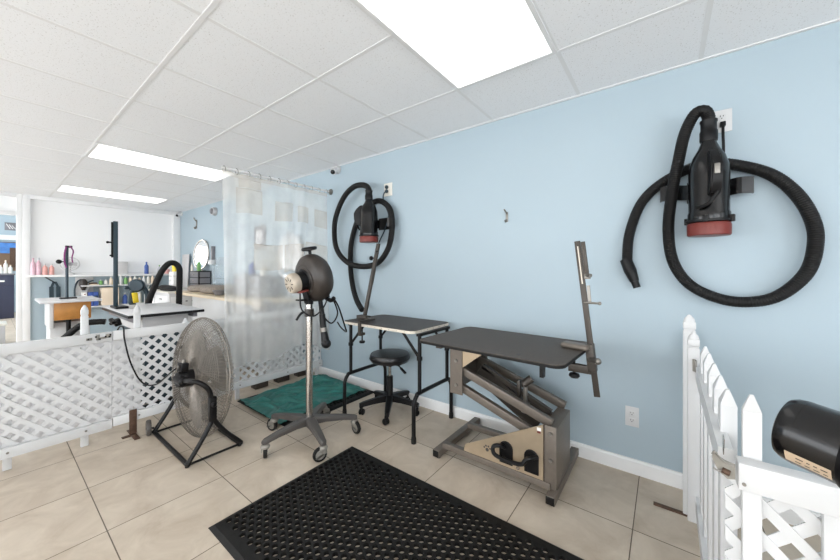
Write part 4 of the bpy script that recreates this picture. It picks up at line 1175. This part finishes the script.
MB().box((-4.92, 1.03, .93), (.03, .05, .12), (R(8), 0, 0), .006).build('tag', M['yellow'], t)['label'] = 'yellow tag'
MB().cyl((-4.95, .975, 1.05), (-4.95, .94, 1.05), .02, n=12).build('inlet', M['petrol'], t)
g = MB(); g.tube([(-4.12, .22, .03), (-4.10, .24, .25), (-4.06, .32, .58), (-4.04, .42, .72), (-4.02, .50, .79), (-4.0, .585, .80), (-3.985, .63, .795)], .026, 12, ribs=.012)
tag(g.build('vacuum_hose', M['hose']), 'black ribbed hose lying low between the fence and the white table', 'hose')
g = MB(); g.box((-3.95, .70, .785), (.05, .05, .06), (.3, .2, .1), .006); g.box((-3.90, .66, .805), (.06, .03, .03), (.2, .5, .3), .004); g.cyl((-3.93, .655, .78), (-3.87, .69, .80), .014)
tag(g.build('clamp_fitting', M['black']), 'black clamp fitting at the near corner of the white table', 'clamp')

# ------------------------------------------------------------------ orange fronted table in the back left
OT = thing('small_table', 'narrow pale table with an orange wooden front, left of the white table', 'table')
MB().lohi((-6.05, .335, .885), (-5.36, .82, .91), .004).build('tabletop', M['tabletop'], OT)
MB().lohi((-5.92, .44, .69), (-5.40, .73, .885), .003).build('wooden_apron', M['orange'], OT)['label'] = 'orange varnished wooden apron'
MB().lohi((-5.92, .405, .60), (-5.42, .438, .885), .003).build('side_board', M['white'], OT)
MB().lohi((-5.95, .42, 0), (-5.55, .74, .65), .004).build('cabinet', M['white'], OT)
MB().cyl((-5.47, .555, .43), (-5.47, .555, .69), .02, n=14).build('post', M['black'], OT)
g = MB(); g.bar((-5.47, .48, .45), (-5.47, .63, .45), .03, .02); g.lathe([(0, .0), (.06, .0), (.05, .3), (.03, .42), (0, .42)], (-5.47, .555, 0), n=16); g.build('pedestal', M['steel'], OT)
t = thing('grooming_post', 'thin black grooming post with purple leash on the orange-fronted table', 'grooming arm', (-5.7, .57, .91), 0, 'grooming arms on the tables')
MB().box((-5.7, .575, .918), (.10, .14, .016), bev=.003).build('base_plate', M['black'], t)
MB().cyl((-5.7, .565, .92), (-5.7, .565, 1.53), .014, n=12).build('pole', M['petrol'], t)
g = MB(); g.ball((-5.69, .50, 1.35), .026); g.cyl((-5.7, .56, 1.35), (-5.69, .50, 1.35), .007, n=8); g.build('knob', M['black'], t); MB().box((-5.7, .58, 1.53), (.03, .06, .025), bev=.003).build('post_top', M['black'], t)
g = MB(); g.tube([(-5.68, .56, 1.53), (-5.68, .545, 1.45), (-5.68, .545, 1.34), (-5.68, .56, 1.28)], .008, 6); g.tube([(-5.68, .585, 1.54), (-5.68, .615, 1.48), (-5.68, .605, 1.40), (-5.68, .61, 1.34)], .007, 6); ls = g.build('leash', M['purple'], t); ls['label'] = 'purple leash'

# little clip fan on the ledge
t = thing('clip_fan', 'small white caged fan standing on the window ledge', 'fan', (-7.98, .82, 1.165))
c = V((-7.98, .825, 1.345)); n_ = V((1, -.15, 0)).normalized()
x_, y_, z_ = frame(n_)
g = MB()
for r in (.04, .075, .105): g.torus(c + n_ * .04, n_, r, .003, 28, 5)
g.torus(c, n_, .112, .007, 32, 6)
for i in range(16):
    a = 2 * PI * i / 16; d = x_ * math.cos(a) + y_ * math.sin(a)
    g.tube([c + d * .112, c + n_ * .035 + d * .10, c + n_ * .042 + d * .02], .002, 4, smooth=1)
g.build('cage', M['white'], t)
for i in range(3):
    g = MB(); a = 2 * PI * i / 3; d = x_ * math.cos(a) + y_ * math.sin(a); e = n_.cross(d)
    g.prism([(.02, -.02), (.085, -.04), (.09, .025), (.03, .03)], c, d, e, .004); g.build('blade', M['greypanel'], t)
g = MB(); g.cyl(c - n_ * .06, c + n_ * .03, .035); g.build('motor', M['greydark'], t)
g = MB(); g.cyl(c - n_ * .03 - V((0, 0, .03)), V((-7.985, .825, 1.20)), .014); g.lathe([(0, 0), (.06, 0), (.055, .02), (.02, .045), (0, .045)], (-7.985, .825, 1.166), n=18); g.build('stand', M['white'], t)

# bottles on the ledge
def bottle(x, y, z, r, h, m, label, cap=None, group='bottles on the window ledge', neck=.35):
    t = thing('bottle', label, 'bottle', (x, y, z), 0, group)
    g = MB(); g.lathe([(0, 0), (r, 0), (r, h * .62), (r * .8, h * .72), (r * neck, h * .8), (r * neck, h * .86), (0, h * .86)], (x, y, z), n=16); g.build('body', M[m], t)
    g = MB(); g.lathe([(0, h * .86), (r * .42, h * .86), (r * .42, h), (0, h)], (x, y, z), n=12); g.build('cap', M[cap or 'white'], t)
    return t
bottle(-8.02, .43, 1.166, .027, .27, 'pink', 'pink spray bottle nearest the doorway on the ledge', 'pink')
bottle(-8.02, .487, 1.166, .027, .275, 'pink', 'second pink bottle from the doorway on the ledge', 'clear')
bottle(-8.02, .553, 1.166, .030, .18, 'coral', 'coral bottle in the middle of the ledge row', 'white')
bottle(-8.02, .625, 1.166, .030, .18, 'coral', 'coral bottle at the right end of the ledge row', 'white')
bottle(-8.0, 1.84, 1.166, .034, .23, 'blue', 'blue pump bottle on the ledge right of the tall black post', 'blue')
MB_ = MB().lohi((-8.06, 1.43, 1.166), (-7.99, 1.57, 1.395), .006)
tag(MB_.build('box', M['greypanel']), 'grey upright box on the ledge beside the tall black post', 'box')
bottle(-8.0, 2.16, 1.166, .05, .12, 'coral', 'small coral jar on the ledge next to the far corner', 'red')
bottle(-8.0, 2.04, 1.166, .03, .17, 'clear', 'clear bottle on the ledge behind the hose arch', 'green')

# shelves under the ledge
def shelf(y0, y1, z, label):
    t = thing('wall_shelf', label, 'shelf', (BX, (y0 + y1) / 2, z), 0, 'shelves under the window ledge')
    MB().lohi((BX, y0, z - .02), (BX + .26, y1, z), .003).build('board', M['white'], t)
    for y in (y0 + .1, y1 - .1): MB().prism([(0, 0), (.2, 0), (0, -.12)], (BX + .0, y, z - .02), (1, 0, 0), (0, 0, 1), .012).build('bracket', M['white'], t)
shelf(.95, 1.98, .98, 'upper white shelf of bottles under the window ledge')
shelf(.95, 1.98, .62, 'lower white shelf with boxes under the window ledge')
random.seed(11)
cols = ['green', 'offwhite', 'card', 'yellow', 'white', 'green', 'card', 'offwhite', 'card', 'white', 'offwhite', 'card']
names = ['green', 'cream', 'tan', 'yellow', 'white', 'green', 'tan', 'cream', 'tan', 'white', 'cream', 'tan']
order = ['first', 'second', 'third', 'fourth', 'fifth', 'sixth', 'seventh', 'eighth', 'ninth', 'tenth', 'eleventh', 'twelfth']
for i in range(12):
    bottle(BX + .13, 1.20 + i * .066, .981, .026, random.uniform(.11, .18) if i > 1 else .09, cols[i], f'{names[i]} bottle, {order[i]} from the left on the upper shelf', 'white' if cols[i] != 'white' else 'card', 'bottles on the upper shelf', .5)
t = thing('tray', 'flat tray with a brown rim at the left end of the upper shelf', 'tray', (BX + .13, 1.10, .981))
MB().lohi((BX + .04, 1.06, .981), (BX + .22, 1.165, .995), .003).build('base', M['card'], t)
MB().lohi((BX + .04, 1.06, .995), (BX + .05, 1.165, 1.02)).build('rim', M['brown'], t)
for i, (y, w, m, l) in enumerate(((.99, .05, 'paper', 'white box with red dots on the lower shelf'), (1.06, .06, 'blue', 'blue box left on the lower shelf'), (1.125, .06, 'blue', 'blue box right on the lower shelf'))):
    t = thing('carton', l, 'box', (BX + .15, y, .621), 0, 'boxes on the lower shelf')
    MB().lohi((BX + .08, y - w / 2, .621), (BX + .22, y + w / 2, .86), .003).build('box', M[m], t)
    g = MB()
    if i == 0:
        for k in range(5): g.cyl((BX + .2195, y, .66 + k * .042), (BX + .2215, y, .66 + k * .042), .010, n=10)
        g.build('dots', M['red'], t)
    else:
        g.lohi((BX + .2195, y - w * .35, .74), (BX + .2215, y + w * .35, .80)); g.build('picture_patch', M['petrol' if i == 2 else 'paper'], t, smooth=False)
tag(MB().lohi((BX + .05, 1.19, .621), (BX + .24, 1.42, .93), .004).build('box', M['card']), 'pale tan box beside the blue boxes on the lower shelf', 'box')
bottle(BX + .13, 1.52, .621, .035, .2, 'blue', 'dark blue bottle on the lower shelf behind the tall post', 'white', 'bottles on the lower shelf')
bottle(BX + .13, 1.72, .621, .04, .26, 'offwhite', 'cream bottle on the lower shelf', 'yellow', 'bottles on the lower shelf')
bottle(BX + .13, 1.86, .621, .04, .22, 'green', 'pale green bottle on the lower shelf', 'white', 'bottles on the lower shelf')

# leashes and a holder on the half wall
t = thing('hanging_leash', 'two dark straps hanging from a hook under the ledge, left of the thin post', 'leash', (BX, .75, 1.08))
g = MB(); g.tube([(BX + .02, .56, 1.13), (BX + .06, .60, 1.09), (BX + .07, .66, 1.04)], .009, 8); g.build('hook', M['black'], t)
for y in (.625, .70):
    g = MB(); g.bar((BX + .06, .65 if y < .66 else .665, 1.05), (BX + .05, y, .96), .03, .02, up=(1, 0, 0)); g.bar((BX + .05, y, .97), (BX + .045, y + .005, .42), .05, .02, up=(1, 0, 0)); g.build('strap', M['petrol'], t)
t = thing('hand_dryer', 'brown-black hand dryer hanging on a white board under the ledge', 'hand dryer', (BX, 1.05, 1.0))
MB().lohi((BX + .001, .90, .80), (BX + .02, 1.12, 1.12), .003).build('back_board', M['white'], t)
g = MB(); g.lathe([(0, -.10), (.02, -.10), (.05, -.02), (.05, .05), (.03, .09), (0, .10)], (BX + .08, .99, .99), (0, 0, 1), n=18); g.build('body', M['dust'], t)
g = MB(); g.tube([(BX + .08, 1.02, 1.0), (BX + .11, 1.06, 1.04), (BX + .14, 1.10, 1.06)], .012, 8); g.build('nozzle', M['petrol'], t)
g = MB(); g.tube([(BX + .06, .97, 1.08), (BX + .04, .92, 1.04), (BX + .04, .89, .92), (BX + .04, .89, .78)], .012, 8); g.build('cord', M['petrol'], t)

# ------------------------------------------------------------------ counter along the blue wall
CT = thing('worktop', 'long beige laminate worktop with a rounded end along the far blue wall', 'worktop')
p = [(-3.62, 2.41), (-6.45, 2.41)]
for i in range(0, 9):
    a = R(180 + 90 * i / 8)
    p.append((-6.13 + .32 * math.cos(a), 2.09 + .32 * math.sin(a)))
p += [(-3.62, 1.77)]
g = MB(); g.prism(p, (0, 0, .865), (1, 0, 0), (0, 1, 0), .035); g.build('slab', M['counter'], CT)
MB().lohi((-6.0, 1.95, 0), (-4.75, 2.41, .865), .003).build('base_cabinet', M['white'], CT)
MB().lohi((-4.70, 1.98, .02), (-3.68, 2.41, .865), .003).build('base_cabinet', M['white'], CT)
LC = thing('base_unit', 'low white drawer unit in the far corner behind the hose arch', 'cabinet')
MB().lohi((-7.9, 1.78, .0), (-6.47, 2.41, .86), .003).build('carcass', M['white'], LC)
MB().lohi((-7.92, 1.76, .86), (-6.46, 2.41, .885), .003).build('top', M['offwhite'], LC)
for (a, b) in ((-7.86, -7.25), (-7.2, -6.52)):
    for z in (.12, .48):
        MB().lohi((a, 1.772, z), (b, 1.779, z + .33), .003).build('drawer_front', M['whitep'], LC)
        MB().box(((a + b) / 2, 1.765, z + .27), (.12, .012, .014), bev=.003).build('handle', M['steel'], LC)
MB().lohi((-6.475, 1.80, .12), (-6.467, 2.3, .8), .002).build('side_panel', M['whitep'], LC)
g = MB()
for i in range(3): g.box((-6.4645, 1.93 + i * .09, .72), (.003, .03, .02))
g.build('label_marks', M['greydark'], LC)

def cushion(x, y, rx, ry, h, label):
    g = MB(); rr = []
    for (s_, z) in ((.80, 0), (.95, .15), (1.0, .4), (.98, .65), (.90, .88), (.75, .99), (.4, 1.0), (.02, .97)):
        rr.append([V((x + rx * s_ * math.copysign(abs(math.cos(q)) ** .7, math.cos(q)), y + ry * s_ * math.copysign(abs(math.sin(q)) ** .7, math.sin(q)), .901 + z * h)) for q in [2 * PI * j / 32 for j in range(32)]])
    g.rings(rr)
    return tag(g.build('pet_cushion', M['cushion'], angle=70), label, 'cushion', 'grey pet cushions on the worktop')
cushion(-5.99, 2.13, .27, .22, .10, 'grey plush pet cushion at the rounded end of the worktop')
cushion(-5.36, 2.12, .33, .24, .11, 'grey plush pet cushion nearer the clear curtain')

def oval_mirror(x, label, z=1.54, s=1.0, y=2.30, z0=.886, fm='chrome'):
    t = thing('oval_mirror', label, 'mirror', (x, y, z0), 0, 'oval mirrors by the wall')
    n = V((.55, -.83, .12)).normalized(); a, b, _ = frame(n)
    g = MB(); pts = []
    for i in range(40):
        q = 2 * PI * i / 40
        pts.append(V((x, y, z)) + a * (.145 * s * math.cos(q)) + b * (.28 * s * math.sin(q)))
    g.tube(pts, .016 * s, 8, closed=True, smooth=1); g.build('frame', M[fm], t)
    g = MB(); bm = g.bm
    f = [bm.verts.new(p_ + n * .003) for p_ in pts]; bk = [bm.verts.new(p_ - n * .006) for p_ in pts]
    bm.faces.new(f); bm.faces.new(list(reversed(bk)))
    for i in range(40): bm.faces.new((f[i], f[(i + 1) % 40], bk[(i + 1) % 40], bk[i]))
    g.build('glass', M['mirror'], t, smooth=False)
    g = MB(); g.cyl((x, y, z0 + .01), (x, y, z - .27 * s), .012); g.lathe([(0, 0), (.08, 0), (.07, .012), (.02, .03), (0, .03)], (x, y, z0)); g.build('stand', M['chrome'], t)
    return t
oval_mirror(-6.70, 'oval mirror on a stand, left of the clear curtain', 1.52, .95, 2.32, 1.227)
oval_mirror(-3.76, 'oval mirror with a white frame seen through the clear curtain', 1.42, 1.0, 2.27, .901, 'whitep')

def drawer_tower(x0, x1, y0, y1, z, h, rows, cols_, label, m='black', md='greydark'):
    t = thing('drawer_organizer', label, 'organizer', ((x0 + x1) / 2, (y0 + y1) / 2, z), 0, 'small drawer organizers')
    MB().lohi((x0, y0 + .01, z), (x1, y1, z + h), .005).build('body', M[m], t)
    for r in range(rows):
        for c in range(cols_):
            a = x0 + .015 + (x1 - x0 - .015) * c / cols_; b = x0 + (x1 - x0) * (c + 1) / cols_ - .012
            zz = z + .015 + (h - .02) * r / rows
            d_ = MB().lohi((a, y0, zz), (b, y0 + .012, zz + (h - .02) / rows - .015), .003).build('drawer', M[md], t)
            MB().box(((a + b) / 2, y0 - .006, zz + (h / rows) * .4), (.05, .014, .012), bev=.003).build('knob', M['chrome'], d_)
    # drawers show on the end that faces the room too
    for r in range(rows):
        zz = z + .015 + (h - .02) * r / rows
        MB().lohi((x1 - .001, y0 + .03, zz), (x1 + .006, y1 - .02, zz + (h - .02) / rows - .015), .002).build('end_panel', M[md], t)
drawer_tower(-6.88, -6.48, 2.19, 2.40, .886, .34, 3, 1, 'black drawer organizer in front of the oval mirror')
drawer_tower(-4.80, -4.42, 2.05, 2.3, .901, .29, 3, 1, 'grey drawer organizer behind the curtain, left of another', 'greydark', 'glassrack')
drawer_tower(-4.39, -4.10, 2.05, 2.3, .901, .27, 3, 1, 'grey drawer organizer behind the curtain, right of another', 'greydark', 'glassrack')
for i in range(4):
    tag(MB().lohi((-7.22, 1.98, .886 + i * .082), (-6.98, 2.12, .886 + i * .082 + .078), .004).build('carton', M['paper']), ['lowest white carton of the stack beside the black organizer', 'second white carton up in the stack beside the organizer', 'third white carton up in the stack beside the organizer', 'topmost white carton of the stack beside the organizer'][i], 'box', 'stacked white cartons')
bottle(-7.12, 2.04, 1.213, .04, .2, 'yellow', 'pale yellow bottle standing on the white cartons', 'black', 'bottles in the far corner')
bottle(-6.53, 2.225, 1.227, .03, .19, 'green', 'dark green jar on top of the black organizer', 'white', 'bottles in the far corner')
bottle(-6.85, 2.225, 1.227, .022, .14, 'offwhite', 'small cream bottle on top of the black organizer', 'white', 'bottles in the far corner')
tag(MB().box((-7.62, 2.36, 1.22), (.34, .02, .66), (R(-2), 0, 0), .006).build('board', M['greypanel']), 'grey board leaning on the far wall left of the oval mirror', 'board')
t = thing('wall_mounted_holder', 'slim dark holder on the wall right of the oval mirror', 'holder', (-6.37, 2.40, 1.55))
MB().lohi((-6.40, 2.36, 1.42), (-6.34, WY, 1.66), .004).build('body', M['greydark'], t)
MB().lohi((-6.44, 2.33, 1.34), (-6.30, WY, 1.42), .004).build('tray', M['white'], t)
RK = thing('acrylic_rack', 'clear acrylic display stand on the worktop left of the curtain', 'rack', (-6.0, 2.35, .9))
for x in (-6.35, -5.72):
    MB().lohi((x - .006, 2.36, .901), (x + .006, 2.405, 1.46), .001).build('upright', M['glassrack'], RK)
MB().lohi((-6.34, 2.385, .95), (-5.73, 2.39, 1.46), .001).build('back_panel', M['glassrack'], RK)
MB().lohi((-6.36, 2.33, 1.10), (-5.71, 2.405, 1.106), .001).build('shelf', M['glassrack'], RK)
# things seen through the curtain
t = thing('picture_frame', 'small dark picture frame on the wall seen through the curtain', 'picture frame', (-4.75, WY, 1.72))
MB().lohi((-4.92, WY - .02, 1.56), (-4.60, WY - .001, 1.90), .004).build('frame', M['greydark'], t)
MB().lohi((-4.86, WY - .0225, 1.63), (-4.66, WY - .019, 1.83)).build('print', M['greypanel'], t, smooth=False)
bottle(-4.50, 2.17, 1.192, .04, .19, 'blue', 'blue bottle on the left grey organizer behind the curtain', 'white', 'bottles behind the curtain')
bottle(-4.20, 2.17, 1.172, .04, .15, 'offwhite', 'cream bottle on the right grey organizer behind the curtain', 'white', 'bottles behind the curtain')
g = MB(); g.lathe([(0, 0), (.05, 0), (.085, .07), (.078, .07), (.045, .01), (0, .01)], (-4.92, 1.92, .9005)); tag(g.build('bowl', M['greydark']), 'grey bowl on the worktop behind the left curtain edge', 'bowl')
g = MB(); g.tube([(-7.30, 1.93, .916), (-7.05, 1.83, .916), (-6.80, 1.82, .916), (-6.60, 1.86, .918), (-6.60, 1.93, .93), (-6.85, 1.90, .945), (-7.1, 1.87, .95), (-7.35, 1.85, .916)], .03, 10, ribs=.014)
tag(g.build('coiled_hose', M['hose']), 'coiled black hose lying on the low unit behind the hose arch', 'hose')

# ------------------------------------------------------------------ beyond the doorway
t = thing('reception_counter', 'dark navy counter unit seen through the doorway', 'cabinet', (-13.5, -.3, 0))
MB().lohi((-13.9, -1.6, .0), (-13.3, .40, 1.10), .004).build('carcass', M['navy'], t)
MB().lohi((-13.94, -1.62, 1.10), (-13.26, .42, 1.14), .004).build('top', M['greydark'], t)
for a, b in ((.0, .38), (-.45, -.03)):
    d_ = MB().lohi((-13.3, a, .82), (-13.285, b, 1.07), .003).build('drawer', M['navy'], t)
    MB().lohi((-13.285, (a + b) / 2 - .06, .93), (-13.27, (a + b) / 2 + .06, .97), .003).build('handle', M['paper'], d_)
for i, (y, h, m, l) in enumerate(((.19, .22, 'paper', 'white bottle left on the navy counter'), (.27, .34, 'offwhite', 'cream tall bottle on the navy counter'), (.345, .22, 'paper', 'short white bottle right on the navy counter'))):
    bottle(-13.5, y, 1.141, .035, h, m, l, 'card', 'bottles on the navy counter')
t = thing('wall_picture', 'blue picture above a brown panel on the wall beyond the doorway', 'picture', (-15.0, -.5, 1.6))
MB().lohi((-15.0, -1.4, 1.2), (-14.96, .50, 2.02), .003).build('frame', M['brown'], t)
MB().lohi((-14.96, -1.35, 1.70), (-14.955, .48, 2.0)).build('print', M['picblue'], t, smooth=False)
MB().lohi((-14.96, .37, 1.30), (-14.95, .49, 1.86)).build('brown_panel', M['rust'], t, smooth=False)
t = thing('wall_shelf', 'white ledge on the wall above the blue picture beyond the doorway', 'shelf', (-15.0, -.5, 2.15))
MB().lohi((-15.0, -1.6, 2.08), (-14.9, .6, 2.22), .003).build('board', M['whitep'], t)
t = thing('wall_sign', 'small dark square sign high on the wall beyond the doorway', 'sign', (-15.0, .37, 2.47))
MB().lohi((-15.0, .28, 2.36), (-14.98, .50, 2.58), .003).build('plate', M['greydark'], t)
for k in range(3): MB().bar((-14.978, .31 + k * .05, 2.54 - k * .02), (-14.978, .38 + k * .05, 2.40), .014, .003, up=(1, 0, 0)).build('stripe', M['paper'], t)
t = thing('storage_bin', 'beige bin standing just beyond the doorway', 'bin', (-8.8, .05, 0))
MB().lohi((-9.05, -.16, 0), (-8.7, .17, .33), .01).build('body', M['greypanel'], t)
MB().lohi((-9.07, -.18, .33), (-8.68, .19, .37), .01).build('lid', M['offwhite'], t)

# things seen under the far fence panel
for i, (x, y, l) in enumerate(((-3.47, 1.75, 'low dark block under the fence, left one'), (-3.47, 2.0, 'low dark block under the fence, middle one'), (-3.47, 2.25, 'low dark block under the fence, nearest the wall'))):
    tag(MB().lohi((x - .05, y - .07, 0), (x + .05, y + .07, .07), .006).build('foot_block', M['bronzed']), l, 'block', 'dark blocks under the fence')

# ------------------------------------------------------------------ light, camera, view
w = bpy.data.worlds.new('World'); S.world = w
w.use_nodes = True
w.node_tree.nodes['Background'].inputs[0].default_value = (.9, .95, 1, 1)
w.node_tree.nodes['Background'].inputs[1].default_value = .3

cam = bpy.data.cameras.new('camera')
co = bpy.data.objects.new('camera', cam); COL.objects.link(co)
co.location = (0, 0, 1.272)
fwd = V((-.6015, .7985, 0)).normalized()
co.rotation_euler = fwd.to_track_quat('-Z', 'Y').to_euler()
cam.sensor_fit = 'HORIZONTAL'; cam.sensor_width = 36
cam.lens = 36 * 325.3 / 840
cam.shift_y = -(280 - 268.3) / 840
cam.clip_start = .02
S.camera = co
S.view_settings.view_transform = 'Standard'
S.view_settings.look = 'None'
S.view_settings.gamma = 1
S.view_settings.use_curve_mapping = False
S.view_settings.exposure = EXPO
S.cycles.use_denoising = True
S.cycles.max_bounces = 10
S.cycles.diffuse_bounces = 6
S.cycles.transparent_max_bounces = 16
